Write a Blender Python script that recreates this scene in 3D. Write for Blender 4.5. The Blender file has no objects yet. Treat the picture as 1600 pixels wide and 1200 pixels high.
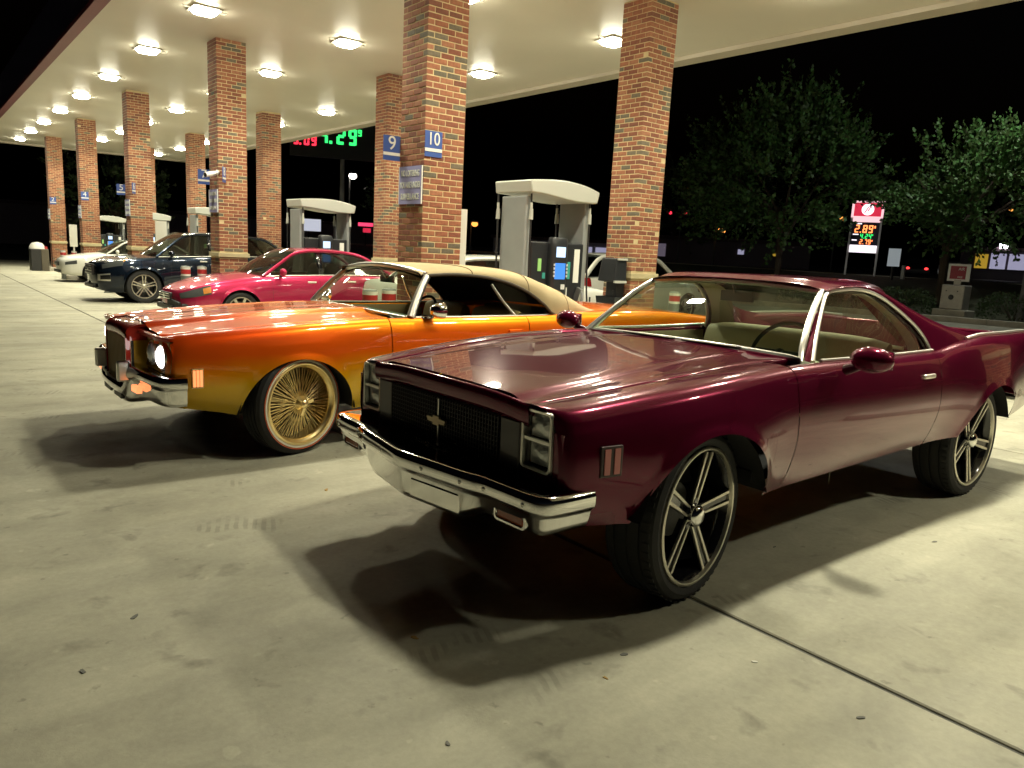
import bpy, bmesh, math, random
import numpy as np
from mathutils import Vector, Matrix

random.seed(11)
rng = np.random.default_rng(5)
S = bpy.context.scene
COL = S.collection
R = math.radians

# ------------------------------------------------------------------ camera
EYE = 1.42
cd = bpy.data.cameras.new("camera")
cd.sensor_fit = 'HORIZONTAL'; cd.sensor_width = 36.0; cd.lens = 36.0 * 1172.2 / 1600.0
cd.clip_start = 0.05; cd.clip_end = 2000
cam = bpy.data.objects.new("camera", cd); COL.objects.link(cam)
_y, _p, _r = R(51.269), R(10.255), R(-3.059)
_f = Vector((math.cos(_y)*math.cos(_p), math.sin(_y)*math.cos(_p), -math.sin(_p)))
_rt = Vector((math.sin(_y), -math.cos(_y), 0)); _dn = _f.cross(_rt)
_r2 = math.cos(_r)*_rt + math.sin(_r)*_dn; _d2 = -math.sin(_r)*_rt + math.cos(_r)*_dn
m3 = Matrix((_r2, -_d2, -_f)).transposed()
cam.matrix_world = Matrix.Translation((0, 0, EYE)) @ m3.to_4x4()
S.camera = cam

# ------------------------------------------------------------------ night sky
W = bpy.data.worlds.new("World"); S.world = W; W.use_nodes = True
wn = W.node_tree.nodes; wl = W.node_tree.links
bg = wn.get("Background") or wn.new("ShaderNodeBackground")
sky = wn.new("ShaderNodeTexSky"); sky.sky_type = 'NISHITA'; sky.sun_disc = False
sky.sun_elevation = R(-4); sky.sun_rotation = R(200)
wl.new(sky.outputs[0], bg.inputs[0]); bg.inputs[1].default_value = 0.05

LAMP_W = 95.0          # radiance of the canopy lamp lenses
LAMP_P = 92.0          # watts thrown down by each lamp
LAMP_COL = (1.0, 0.955, 0.735)

S.view_settings.view_transform = 'Standard'; S.view_settings.look = 'None'
S.view_settings.gamma = 1.0; S.view_settings.exposure = 0.0
S.view_settings.use_curve_mapping = False
S.cycles.use_denoising = True
S.cycles.max_bounces = 10; S.cycles.transparent_max_bounces = 24
S.cycles.diffuse_bounces = 4; S.cycles.glossy_bounces = 5
S.cycles.sample_clamp_indirect = 6.0
S.cycles.blur_glossy = 0.5
S.cycles.caustics_reflective = False; S.cycles.caustics_refractive = False

SL = 0.0155
def g(y):
    """height of the ground: the forecourt falls gently along its length"""
    return -SL * max(-14.0, min(60.0, y))

# ------------------------------------------------------------------ materials
MATS = {}
def setin(b, name, v):
    if name in b.inputs: b.inputs[name].default_value = v
def mat(name, col=(.5, .5, .5), rough=.5, metal=0.0, coat=0.0, emit=None, es=0.0, var=0.0, vs=3.0,
        bump=0.0, bs=40.0, spec=.5, sample=None, coat_rough=.03):
    if name in MATS: return MATS[name]
    m = bpy.data.materials.new(name); m.use_nodes = True
    nt = m.node_tree; b = nt.nodes["Principled BSDF"]
    b.inputs["Base Color"].default_value = (*col, 1); b.inputs["Roughness"].default_value = rough
    b.inputs["Metallic"].default_value = metal
    setin(b, "Specular IOR Level", spec); setin(b, "Coat Weight", coat); setin(b, "Coat Roughness", coat_rough)
    if emit:
        b.inputs["Emission Color"].default_value = (*emit, 1); b.inputs["Emission Strength"].default_value = es
    tc = None
    if var > 0 or bump > 0:
        tc = nt.nodes.new("ShaderNodeTexCoord")
    if var > 0:
        n = nt.nodes.new("ShaderNodeTexNoise"); n.inputs["Scale"].default_value = vs; n.inputs["Detail"].default_value = 6
        nt.links.new(tc.outputs["Object"], n.inputs["Vector"])
        mr = nt.nodes.new("ShaderNodeMapRange"); mr.inputs[3].default_value = 1-var; mr.inputs[4].default_value = 1+var
        mr.inputs[1].default_value = .3; mr.inputs[2].default_value = .7
        nt.links.new(n.outputs[0], mr.inputs[0])
        mx = nt.nodes.new("ShaderNodeVectorMath"); mx.operation = 'SCALE'; mx.inputs[0].default_value = col
        nt.links.new(mr.outputs[0], mx.inputs["Scale"]); nt.links.new(mx.outputs[0], b.inputs["Base Color"])
    if bump > 0:
        n2 = nt.nodes.new("ShaderNodeTexNoise"); n2.inputs["Scale"].default_value = bs; n2.inputs["Detail"].default_value = 5
        nt.links.new(tc.outputs["Object"], n2.inputs["Vector"])
        bp = nt.nodes.new("ShaderNodeBump"); bp.inputs["Strength"].default_value = bump; bp.inputs["Distance"].default_value = .01
        nt.links.new(n2.outputs[0], bp.inputs["Height"]); nt.links.new(bp.outputs[0], b.inputs["Normal"])
    if sample is not None:
        try: m.cycles.emission_sampling = sample
        except Exception: pass
    MATS[name] = m
    return m

def glass_mat(name, tint, refl=1.0):
    m = bpy.data.materials.new(name); m.use_nodes = True; nt = m.node_tree
    nt.nodes.clear()
    o = nt.nodes.new("ShaderNodeOutputMaterial"); t = nt.nodes.new("ShaderNodeBsdfTransparent")
    t.inputs[0].default_value = (*tint, 1)
    gl = nt.nodes.new("ShaderNodeBsdfGlossy"); gl.inputs["Roughness"].default_value = .02
    fr = nt.nodes.new("ShaderNodeLayerWeight"); fr.inputs[0].default_value = .5
    pw = nt.nodes.new("ShaderNodeMath"); pw.operation = 'POWER'; pw.inputs[1].default_value = 5.0
    mu = nt.nodes.new("ShaderNodeMath"); mu.operation = 'MULTIPLY_ADD'; mu.inputs[1].default_value = .85*refl; mu.inputs[2].default_value = .07*refl
    mu.use_clamp = True
    mx = nt.nodes.new("ShaderNodeMixShader")
    nt.links.new(fr.outputs["Facing"], pw.inputs[0]); nt.links.new(pw.outputs[0], mu.inputs[0]); nt.links.new(mu.outputs[0], mx.inputs[0])
    nt.links.new(t.outputs[0], mx.inputs[1]); nt.links.new(gl.outputs[0], mx.inputs[2]); nt.links.new(mx.outputs[0], o.inputs[0])
    MATS[name] = m; return m

def nodes_of(m): return m.node_tree.nodes, m.node_tree.links

# bricks: each one its own fired shade
def brick_mat(name, src):
    m = mat(name, (.3, .1, .05), .85, bump=.35, bs=60)
    n, l = nodes_of(m); b = n["Principled BSDF"]
    if src == 'object':
        i = n.new("ShaderNodeObjectInfo"); out = i.outputs["Random"]
    else:
        i = n.new("ShaderNodeNewGeometry"); out = i.outputs["Random Per Island"]
    cr = n.new("ShaderNodeValToRGB"); cr.color_ramp.interpolation = 'CONSTANT'
    e = cr.color_ramp.elements
    cols = [(0, (.25, .092, .050)), (.16, (.30, .120, .062)), (.34, (.205, .070, .040)), (.50, (.27, .100, .053)), (.66, (.32, .138, .074)),
            (.78, (.18, .068, .042)), (.88, (.125, .108, .075)), (.95, (.15, .125, .085))]
    e[0].position = 0; e[0].color = (*cols[0][1], 1); e[1].position = cols[1][0]; e[1].color = (*cols[1][1], 1)
    for p, c in cols[2:]:
        k = e.new(p); k.color = (*c, 1)
    l.new(out, cr.inputs[0])
    tc = n.new("ShaderNodeTexCoord"); nz = n.new("ShaderNodeTexNoise"); nz.inputs["Scale"].default_value = 22; nz.inputs["Detail"].default_value = 6
    l.new(tc.outputs["Object"], nz.inputs["Vector"])
    mr = n.new("ShaderNodeMapRange"); mr.inputs[1].default_value = .3; mr.inputs[2].default_value = .7; mr.inputs[3].default_value = .8; mr.inputs[4].default_value = 1.18
    l.new(nz.outputs[0], mr.inputs[0])
    vm = n.new("ShaderNodeVectorMath"); vm.operation = 'SCALE'; l.new(cr.outputs[0], vm.inputs[0]); l.new(mr.outputs[0], vm.inputs["Scale"])
    l.new(vm.outputs[0], b.inputs["Base Color"])
    return m
M_BRICK = brick_mat("brick_single", 'object'); M_BRICKS = brick_mat("brick_joined", 'island')
M_MORTAR = mat("mortar", (.54, .43, .24), .95, var=.12, vs=9, bump=.4, bs=90)
M_BAND = mat("band_stone", (.42, .36, .21), .85, var=.15, vs=6, bump=.2, bs=50)

# stained concrete in world space
def concrete_mat():
    m = mat("forecourt_concrete", (.36, .34, .27), .78)
    n, l = nodes_of(m); b = n["Principled BSDF"]
    ge = n.new("ShaderNodeNewGeometry")
    def noise(sc, det, rough=.55, off=(0, 0, 0), dist=0.0):
        mp = n.new("ShaderNodeVectorMath"); mp.operation = 'ADD'; mp.inputs[1].default_value = off
        l.new(ge.outputs["Position"], mp.inputs[0])
        t = n.new("ShaderNodeTexNoise"); t.inputs["Scale"].default_value = sc; t.inputs["Detail"].default_value = det
        t.inputs["Roughness"].default_value = rough; t.inputs["Distortion"].default_value = dist
        l.new(mp.outputs[0], t.inputs["Vector"]); return t.outputs[0]
    def rng_(src, a, c, lo, hi):
        r = n.new("ShaderNodeMapRange"); r.inputs[1].default_value = a; r.inputs[2].default_value = c
        r.inputs[3].default_value = lo; r.inputs[4].default_value = hi; l.new(src, r.inputs[0]); return r.outputs[0]
    def mul(a, c):
        q = n.new("ShaderNodeMath"); q.operation = 'MULTIPLY'; l.new(a, q.inputs[0]); l.new(c, q.inputs[1]); return q.outputs[0]
    big = rng_(noise(.55, 5), .3, .7, .82, 1.10)
    mid = rng_(noise(2.6, 8, .65, (3, 8, 1), .6), .32, .68, .83, 1.08)
    fine = rng_(noise(38, 4, .6), .3, .7, .93, 1.06)
    spots = rng_(noise(4.5, 4, .55, (11, 4, 0), .3), .60, .74, 1.0, .62)      # oil drips, gum
    dots = rng_(noise(17, 3, .5, (1, 7, 2)), .69, .76, 1.0, .70)
    # tracked grime where tyres stop and start: long streaks along the lanes
    mp = n.new("ShaderNodeMapping"); mp.inputs["Scale"].default_value = (.35, 3.0, 1)
    l.new(ge.outputs["Position"], mp.inputs[0])
    st = n.new("ShaderNodeTexNoise"); st.inputs["Scale"].default_value = 1.1; st.inputs["Detail"].default_value = 5; l.new(mp.outputs[0], st.inputs["Vector"])
    streak = rng_(st.outputs[0], .35, .7, 1.06, .82)
    pale = rng_(noise(9, 3, .5, (5, 1, 0)), .70, .74, 1.0, 1.18)
    # ghost tread prints: short striped patches
    mw = n.new("ShaderNodeMapping"); mw.inputs["Rotation"].default_value = (0, 0, .35); l.new(ge.outputs["Position"], mw.inputs[0])
    wv_ = n.new("ShaderNodeTexWave"); wv_.inputs["Scale"].default_value = 7.0; wv_.inputs["Distortion"].default_value = 1.5; wv_.inputs["Detail"].default_value = 2; l.new(mw.outputs[0], wv_.inputs["Vector"])
    strp = rng_(wv_.outputs[1], .35, .65, 1.0, 0.0); msk = rng_(noise(2.9, 2, .45, (21, 3, 5), .2), .68, .74, 0.0, .22)
    tp = n.new("ShaderNodeMath"); tp.operation = 'MULTIPLY'; l.new(strp, tp.inputs[0]); l.new(msk, tp.inputs[1])
    inv = n.new("ShaderNodeMath"); inv.operation = 'SUBTRACT'; inv.inputs[0].default_value = 1.0; l.new(tp.outputs[0], inv.inputs[1])
    v = mul(mul(mul(mul(big, mid), mul(fine, spots)), mul(mul(dots, streak), pale)), inv.outputs[0])
    base = n.new("ShaderNodeMixRGB"); base.inputs[1].default_value = (.43, .41, .305, 1); base.inputs[2].default_value = (.40, .388, .295, 1)
    l.new(noise(.8, 3, .5, (9, 9, 9)), base.inputs[0])
    sc = n.new("ShaderNodeVectorMath"); sc.operation = 'SCALE'; l.new(base.outputs[0], sc.inputs[0]); l.new(v, sc.inputs["Scale"])
    l.new(sc.outputs[0], b.inputs["Base Color"])
    rr = rng_(noise(1.7, 6, .6, (2, 2, 2)), .3, .7, .60, .88); l.new(rr, b.inputs["Roughness"])
    bp = n.new("ShaderNodeBump"); bp.inputs["Strength"].default_value = .16; bp.inputs["Distance"].default_value = .006
    l.new(noise(70, 5, .7), bp.inputs["Height"]); l.new(bp.outputs[0], b.inputs["Normal"])
    return m
M_CONC = concrete_mat()
M_SEAL = mat("joint_sealant", (.10, .095, .085), .8, var=.4, vs=5)
M_CHROME = mat("chrome", (.80, .80, .78), .07, 1.0, var=.05, vs=14)
M_TRIM = mat("bright_trim", (.86, .84, .78), .30, .9)
M_BLACK = mat("black_plastic", (.015, .015, .016), .45)
M_RUBBER = mat("tyre_rubber", (.012, .012, .012), .72, bump=.15, bs=90)
M_UNDER = mat("underbody_black", (.006, .006, .006), .9)
M_WHITEPAINT = mat("white_paint", (.74, .73, .68), .5, var=.05, vs=2)

# ------------------------------------------------------------------ mesh helper
class MB:
    def __init__(s): s.v = []; s.f = []
    def _add(s, vs, fs):
        o = len(s.v); s.v += [tuple(map(float, p)) for p in vs]; s.f += [tuple(i+o for i in f) for f in fs]; return s
    def grid(s, P, closed=False):
        P = np.asarray(P, float); n, m = P.shape[:2]
        fs = []
        mm = m if closed else m-1
        for i in range(n-1):
            for j in range(mm):
                k = (j+1) % m
                fs.append((i*m+j, i*m+k, (i+1)*m+k, (i+1)*m+j))
        return s._add(P.reshape(-1, 3), fs)
    def box(s, c, d, rz=0.0, ry=0.0, rx=0.0):
        x, y, z = [k/2 for k in d]
        vs = [(-x,-y,-z),(x,-y,-z),(x,y,-z),(-x,y,-z),(-x,-y,z),(x,-y,z),(x,y,z),(-x,y,z)]
        if rz or ry or rx:
            mm = Matrix.Rotation(rz,3,'Z') @ Matrix.Rotation(ry,3,'Y') @ Matrix.Rotation(rx,3,'X')
            vs = [tuple(mm @ Vector(p)) for p in vs]
        vs = [(p[0]+c[0], p[1]+c[1], p[2]+c[2]) for p in vs]
        return s._add(vs, [(0,3,2,1),(4,5,6,7),(0,1,5,4),(1,2,6,5),(2,3,7,6),(3,0,4,7)])
    def ext(s, a, b):          # box from two corners
        return s.box([(a[i]+b[i])/2 for i in range(3)], [abs(b[i]-a[i]) for i in range(3)])
    def cyl(s, p0, p1, r0, r1=None, n=12, cap=True):
        r1 = r0 if r1 is None else r1
        p0 = Vector(p0); p1 = Vector(p1); d = (p1-p0)
        if d.length < 1e-9: return s
        d.normalize(); a = d.orthogonal().normalized(); b = d.cross(a)
        vs = []
        for p, r in ((p0, r0), (p1, r1)):
            for k in range(n):
                t = 2*math.pi*k/n; vs.append(p + a*(r*math.cos(t)) + b*(r*math.sin(t)))
        fs = [(k, (k+1) % n, n+(k+1) % n, n+k) for k in range(n)]
        if cap: fs += [tuple(range(n))[::-1], tuple(range(n, 2*n))]
        return s._add(vs, fs)
    def tube(s, path, r, n=8, closed=False, flat=None, cap=True):
        path = [Vector(p) for p in path]; N = len(path); rings = []
        up = None
        for i, p in enumerate(path):
            if closed: t = path[(i+1) % N]-path[i-1]
            else: t = path[min(i+1, N-1)]-path[max(i-1, 0)]
            t.normalize()
            if up is None: up = t.orthogonal().normalized()
            up = (up - t*up.dot(t)); up.normalize(); b = t.cross(up)
            rr = r[i] if isinstance(r, (list, tuple)) else r
            rings.append([p + up*(rr*math.cos(2*math.pi*k/n)) + b*(rr*math.sin(2*math.pi*k/n)) for k in range(n)])
        if closed: rings.append(rings[0])
        s.grid(np.array([[tuple(q) for q in rg] for rg in rings]), closed=True)
        if cap and not closed:
            o = len(s.v); m = N*n
            s.f.append(tuple(range(o-m, o-m+n))[::-1]); s.f.append(tuple(range(o-n, o)))
        return s
    def lathe(s, prof, n=32, axis='Y', c=(0, 0, 0)):
        """prof: list of (radius, along axis)"""
        P = []
        for r, a in prof:
            row = []
            for k in range(n):
                t = 2*math.pi*k/n; u, w = r*math.cos(t), r*math.sin(t)
                q = (u, a, w) if axis == 'Y' else ((u, w, a) if axis == 'Z' else (a, u, w))
                row.append((q[0]+c[0], q[1]+c[1], q[2]+c[2]))
            P.append(row)
        return s.grid(P, closed=True)
    def prism(s, poly, h0, h1, axis='Y'):
        n = len(poly); vs = []
        for h in (h0, h1):
            for (a, b) in poly:
                vs.append((a, h, b) if axis == 'Y' else ((h, a, b) if axis == 'X' else (a, b, h)))
        fs = [(k, (k+1) % n, n+(k+1) % n, n+k) for k in range(n)] + [tuple(range(n))[::-1], tuple(range(n, 2*n))]
        return s._add(vs, fs)
    def sphere(s, c, r, n=12, m=8, sc=(1, 1, 1)):
        P = [[(c[0]+sc[0]*r*math.sin(math.pi*i/m)*math.cos(2*math.pi*k/n), c[1]+sc[1]*r*math.sin(math.pi*i/m)*math.sin(2*math.pi*k/n),
               c[2]+sc[2]*r*math.cos(math.pi*i/m)) for k in range(n)] for i in range(m+1)]
        return s.grid(P, closed=True)
    def mirror(s):
        o = MB(); o.v = [(x, -y, z) for x, y, z in s.v]; o.f = [tuple(reversed(f)) for f in s.f]; return o
    def join(s, o):
        return s._add(o.v, o.f)
    def mesh(s, name, smooth=True, angle=35, merge=False):
        me = bpy.data.meshes.new(name); me.from_pydata(s.v, [], s.f)
        if merge:
            bm = bmesh.new(); bm.from_mesh(me); bmesh.ops.remove_doubles(bm, verts=bm.verts, dist=1e-5)
            bmesh.ops.recalc_face_normals(bm, faces=bm.faces); bm.to_mesh(me); bm.free()
        me.update()
        if smooth:
            me.polygons.foreach_set("use_smooth", [True]*len(me.polygons))
            try: me.set_sharp_from_angle(angle=R(angle))
            except Exception: pass
        return me
    def build(s, name, m, parent=None, loc=(0, 0, 0), smooth=True, angle=35, rot=None, merge=False, solid=0.0, bevel=0.0):
        me = s.mesh(name, smooth, angle, merge)
        return place(name, me, m, parent, loc, rot, solid, bevel)

def place(name, me, m, parent=None, loc=(0, 0, 0), rot=None, solid=0.0, bevel=0.0):
    o = bpy.data.objects.new(name, me); COL.objects.link(o)
    if m is not None and len(me.materials) == 0: me.materials.append(m)
    o.location = loc
    if rot: o.rotation_euler = rot
    if parent is not None: o.parent = parent
    if solid:
        md = o.modifiers.new("thickness", 'SOLIDIFY'); md.thickness = solid; md.offset = 0
    if bevel:
        md = o.modifiers.new("edge", 'BEVEL'); md.width = bevel; md.segments = 2; md.limit_method = 'ANGLE'; md.angle_limit = R(40)
    return o
def thing(name, label, cat, loc=(0, 0, 0), rot=None, group=None):
    o = bpy.data.objects.new(name, None); COL.objects.link(o); o.empty_display_size = .2
    o.location = loc
    if rot: o.rotation_euler = rot
    return tag(o, label, cat, group)
def tag(o, label, cat, group=None):
    o["label"] = label; o["category"] = cat
    if group: o["group"] = group
    return o
def struct(o): o["kind"] = "structure"; return o
def stuff(o): o["kind"] = "stuff"; return o
def copy_tree(o, parent=None):
    c = o.copy(); COL.objects.link(c); c.parent = parent
    for ch in list(o.children): copy_tree(ch, c)
    return c
def text_mesh(txt, size, depth=.002, sx=1.0, bold=0.0):
    cu = bpy.data.curves.new("lettering", 'FONT'); cu.body = txt; cu.size = size; cu.align_x = 'CENTER'; cu.align_y = 'CENTER'
    cu.extrude = depth; cu.offset = bold
    ob = bpy.data.objects.new("lettering", cu); COL.objects.link(ob)
    dg = bpy.context.evaluated_depsgraph_get(); me = bpy.data.meshes.new_from_object(ob.evaluated_get(dg))
    bpy.data.objects.remove(ob)
    if sx != 1.0:
        for v in me.vertices: v.co.x *= sx
    return me

# ------------------------------------------------------------------ curves
def pchip(tab):
    xs = np.array([t[0] for t in tab], float); ys = np.array([t[1] for t in tab], float)
    h = np.diff(xs); d = np.diff(ys)/h; n = len(xs); mm = np.zeros(n)
    for i in range(1, n-1):
        if d[i-1]*d[i] > 0:
            w1 = 2*h[i]+h[i-1]; w2 = h[i]+2*h[i-1]; mm[i] = (w1+w2)/(w1/d[i-1]+w2/d[i])
    mm[0] = d[0]; mm[-1] = d[-1]
    def f(x):
        x = min(max(x, xs[0]), xs[-1]); i = min(max(int(np.searchsorted(xs, x))-1, 0), n-2)
        t = (x-xs[i])/h[i]
        return float((2*t**3-3*t*t+1)*ys[i]+(t**3-2*t*t+t)*h[i]*mm[i]+(-2*t**3+3*t*t)*ys[i+1]+(t**3-t*t)*h[i]*mm[i+1])
    return f
def chaikin(p, it=2):
    p = np.asarray(p, float)
    for _ in range(it):
        q = [p[0]]
        for i in range(len(p)-1):
            a, b = p[i], p[i+1]
            if i > 0: q.append(.75*a+.25*b)
            if i < len(p)-2: q.append(.25*a+.75*b)
        q.append(p[-1]); p = np.array(q)
    return p
def resample(p, n):
    p = np.asarray(p, float); d = np.r_[0, np.cumsum(np.linalg.norm(np.diff(p, axis=0), axis=1))]
    t = np.linspace(0, d[-1], n); return np.stack([np.interp(t, d, p[:, k]) for k in range(p.shape[1])], 1)
def ruled(a, b, n, m, bulge=(0, 0, 0)):
    A = resample(a, n); B = resample(b, n); out = []
    for i in range(m):
        t = i/(m-1); k = 4*t*(1-t); out.append(A*(1-t)+B*t+np.array(bulge)*k)
    return np.array(out)
# ================================================================== SETTING
def sheet(name, xs, ys, zf, m, smooth=True):
    P = [[(x, y, zf(x, y)) for y in ys] for x in xs]
    return struct(MB().grid(P).build(name, m, smooth=smooth, angle=60))
XJ = [-6.6, -2.05, 2.55, 7.1, 11.7, 16.3, 20.9, 25.5]
YJ = [-9.7, -.6, 8.5, 17.6, 26.7, 35.8, 44.9, 54.0]
M_ASPH = mat("asphalt", (.045, .045, .045), .9, var=.25, vs=3, bump=.3, bs=60)
M_LAWN = mat("lawn", (.055, .06, .03), .95, var=.4, vs=5, bump=.6, bs=30)
def zg(x, y):
    base = g(y)-.14
    if x <= 26.2: return base
    t = min(1, (x-26.2)/12.0); t = t*t*(3-2*t)
    return base*(1-t)+.80*t
sheet("ground", [-400, -60, -20, -6, 26.0, 26.2, 28, 30, 32, 34, 36, 38, 38.3, 60, 120, 700], [-400, -60, -14, 0, 15, 30, 45, 60, 61, 120, 700], zg, M_ASPH)
fore = sheet("forecourt", [XJ[0]-.3, XJ[-1]+.2], [YJ[0]-.3]+YJ[1:-1]+[YJ[-1]+.3], lambda x, y: g(y)-.010, M_SEAL)
for i in range(len(XJ)-1):
    for j in range(len(YJ)-1):
        a, b, c, d = XJ[i]+.012, XJ[i+1]-.012, YJ[j]+.006, YJ[j+1]-.006
        e = .006
        q = MB()
        top = [(a+e, c+e), (b-e, c+e), (b-e, d-e), (a+e, d-e)]; lo = [(a, c), (b, c), (b, d), (a, d)]
        vs = [(x, y, g(y)) for x, y in top]+[(x, y, g(y)-.005) for x, y in lo]+[(x, y, g(y)-.06) for x, y in lo]
        q._add(vs, [(0, 1, 2, 3)]+[(k, 4+k, 4+(k+1) % 4, (k+1) % 4) for k in range(4)]+[(4+k, 8+k, 8+(k+1) % 4, 4+(k+1) % 4) for k in range(4)])
        q.build("slab", M_CONC, fore, smooth=False)

# verge and street beyond the kerb on the right
sheet("verge", [26.15, 28, 30, 32, 34, 36, 38.2, 43.5], [-30, -10, 0, 8, 12, 16, 20, 25, 30, 38, 50], lambda x, y: zg(x, y)+.16+.05*math.sin(x*1.7+y), M_LAWN)
sheet("street", [44.3, 50, 57], [-200, -50, 0, 30, 60, 200], lambda x, y: .84, M_ASPH)
sheet("far_lot", [60, 140], [-100, 0, 40, 140], lambda x, y: .86, M_ASPH)
M_KERB = mat("kerb_concrete", (.40, .37, .30), .85, var=.15, vs=4, bump=.2, bs=40)
k = MB()
for y0 in range(-12, 54, 3):
    for (a, b) in ((25.72, 26.1),):
        vs = [(a, y0+.01, g(y0)-.1), (b, y0+.01, g(y0)-.1), (b, y0+2.99, g(y0+3)-.1), (a, y0+2.99, g(y0+3)-.1),
              (a+.03, y0+.01, g(y0)+.16), (b, y0+.01, g(y0)+.16), (b, y0+2.99, g(y0+3)+.16), (a+.03, y0+2.99, g(y0+3)+.16)]
        k._add(vs, [(4, 5, 6, 7), (0, 4, 7, 3), (0, 1, 5, 4), (2, 3, 7, 6)])
struct(k.build("kerb", M_KERB, smooth=False))
k = MB(); k.ext((43.6, -200, .6), (43.95, 200, .98)); struct(k.build("street_kerb", M_KERB, smooth=False))

# ------------------------------------------------------------------ canopy
CZ = EYE+3.6
M_SOFF = mat("soffit_paint", (.66, .62, .52), .45, var=.05, vs=.4)
n, l = nodes_of(M_SOFF)
ge = n.new("ShaderNodeNewGeometry"); sx = n.new("ShaderNodeSeparateXYZ"); l.new(ge.outputs["Position"], sx.inputs[0])
wv = n.new("ShaderNodeMath"); wv.operation = 'PINGPONG'; wv.inputs[1].default_value = .2; l.new(sx.outputs[1], wv.inputs[0])
ls = n.new("ShaderNodeMath"); ls.operation = 'LESS_THAN'; ls.inputs[1].default_value = .006; l.new(wv.outputs[0], ls.inputs[0])
bp = n.new("ShaderNodeBump"); bp.inputs["Strength"].default_value = .25; bp.inputs["Distance"].default_value = .004; bp.invert = True
l.new(ls.outputs[0], bp.inputs["Height"]); l.new(bp.outputs[0], n["Principled BSDF"].inputs["Normal"])
can = thing("canopy", "wide cream soffited canopy carried on brick columns over the pump islands", "canopy", (7, 17, CZ))
def cpart(name, m, a, b):
    q = MB(); q.ext([a[i]-(7, 17, CZ)[i] for i in range(3)], [b[i]-(7, 17, CZ)[i] for i in range(3)]); return q.build(name, m, can, smooth=False)
X0, X1, Y0, Y1 = 2.78, 11.5, -4.2, 42.9
cpart("soffit", M_SOFF, (X0, Y0, CZ), (X1, Y1, CZ+.05))
cpart("roof_deck", mat("roof_deck", (.2, .2, .2), .9), (X0, Y0, CZ+.85), (X1, Y1, CZ+.9))
M_FASC = mat("fascia_navy", (.018, .016, .05), .4); M_LIP = mat("fascia_maroon", (.16, .022, .035), .45)
M_GUT = mat("gutter_cream", (.50, .45, .36), .5)
cpart("fascia", M_FASC, (X0-.16, Y0-.16, CZ+.03), (X0-.004, Y1+.16, CZ+1.0))
cpart("fascia", M_FASC, (X1+.004, Y0-.16, CZ+.03), (X1+.16, Y1+.16, CZ+1.0))
cpart("fascia", M_FASC, (X0, Y1+.004, CZ+.032), (X1, Y1+.156, CZ+1.0))
cpart("fascia", M_FASC, (X0, Y0-.156, CZ+.032), (X1, Y0-.004, CZ+1.0))
cpart("fascia_lip", M_LIP, (X0-.20, Y0-.2, CZ-.05), (X0-.006, Y1+.2, CZ+.028))
cpart("gutter", M_GUT, (X1-.24, Y0, CZ-.075), (X1+.1, Y1, CZ-.003))
cpart("gutter", M_GUT, (X0, Y1-.24, CZ-.073), (X1-.245, Y1+.1, CZ-.004))

M_LENS = mat("lamp_lens", (.9, .9, .85), .3, emit=LAMP_COL, es=LAMP_W)
M_HOUS = mat("lamp_housing", (.55, .52, .45), .4)
hs = MB(); hs.box((0, 0, -.014), (.46, .46, .022)); hs_me = hs.mesh("lamp_housing", False)
def squircle(w, r, z, n=5):
    out = []
    for sx_, sy_, a0 in ((1, 1, 0), (-1, 1, 90), (-1, -1, 180), (1, -1, 270)):
        for k in range(n+1):
            t_ = R(a0+90*k/n); out.append((sx_*(w/2-r)+r*math.cos(t_), sy_*(w/2-r)+r*math.sin(t_), z))
    return out
le = MB(); le.grid([squircle(w, r, z) for w, r, z in ((.38, .07, -.026), (.37, .08, -.05), (.32, .08, -.076), (.22, .07, -.088))], closed=True); le.f.append(tuple(range(len(le.v)-24, len(le.v))))
le_me = le.mesh("lamp_lens", True, 60)
clip = MB(); clip.box((0, 0, -.012), (.12, .02, .018)); clip_me = clip.mesh("lamp_bracket", False)
ROWN = {0: "row over the left-hand column line", 1: "row above the pumps", 2: "row by the cream gutter"}
def ordinal(i): return ["first", "second", "third", "fourth", "fifth", "sixth", "seventh", "eighth", "ninth", "tenth", "eleventh", "twelfth", "thirteenth"][i]
LROW = ["row by the maroon lip", "row over the pumps", "row by the cream gutter"]
for r, x in enumerate((4.06, 6.6, 9.7)):
    for i in range(-4, 8):
        y = 13.65+3.828*i
        if i == -4 and r != 1: continue          # outer two skipped; unseen middle lamp added by guess to shape car shadows
        t = thing("canopy_lamp", f"glowing square lamp, {ordinal(7-i)} from the far canopy end, {LROW[r]}", "ceiling lamp", (x, y, CZ-.001), group="lamps set into the canopy ceiling")
        la = bpy.data.lights.new("lamp_beam", 'AREA'); la.shape = 'SQUARE'; la.size = .285; la.energy = LAMP_P; la.color = LAMP_COL; la.spread = R(128)
        lo_ = bpy.data.objects.new("lamp_beam", la); COL.objects.link(lo_); lo_.parent = t; lo_.location = (0, 0, -.093)
        place("housing", hs_me, M_HOUS, t); place("lens", le_me, M_LENS, t); place("bracket", clip_me, M_HOUS, t, (.292, 0, 0)); place("bracket", clip_me, M_HOUS, t, (-.292, 0, 0))

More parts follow.
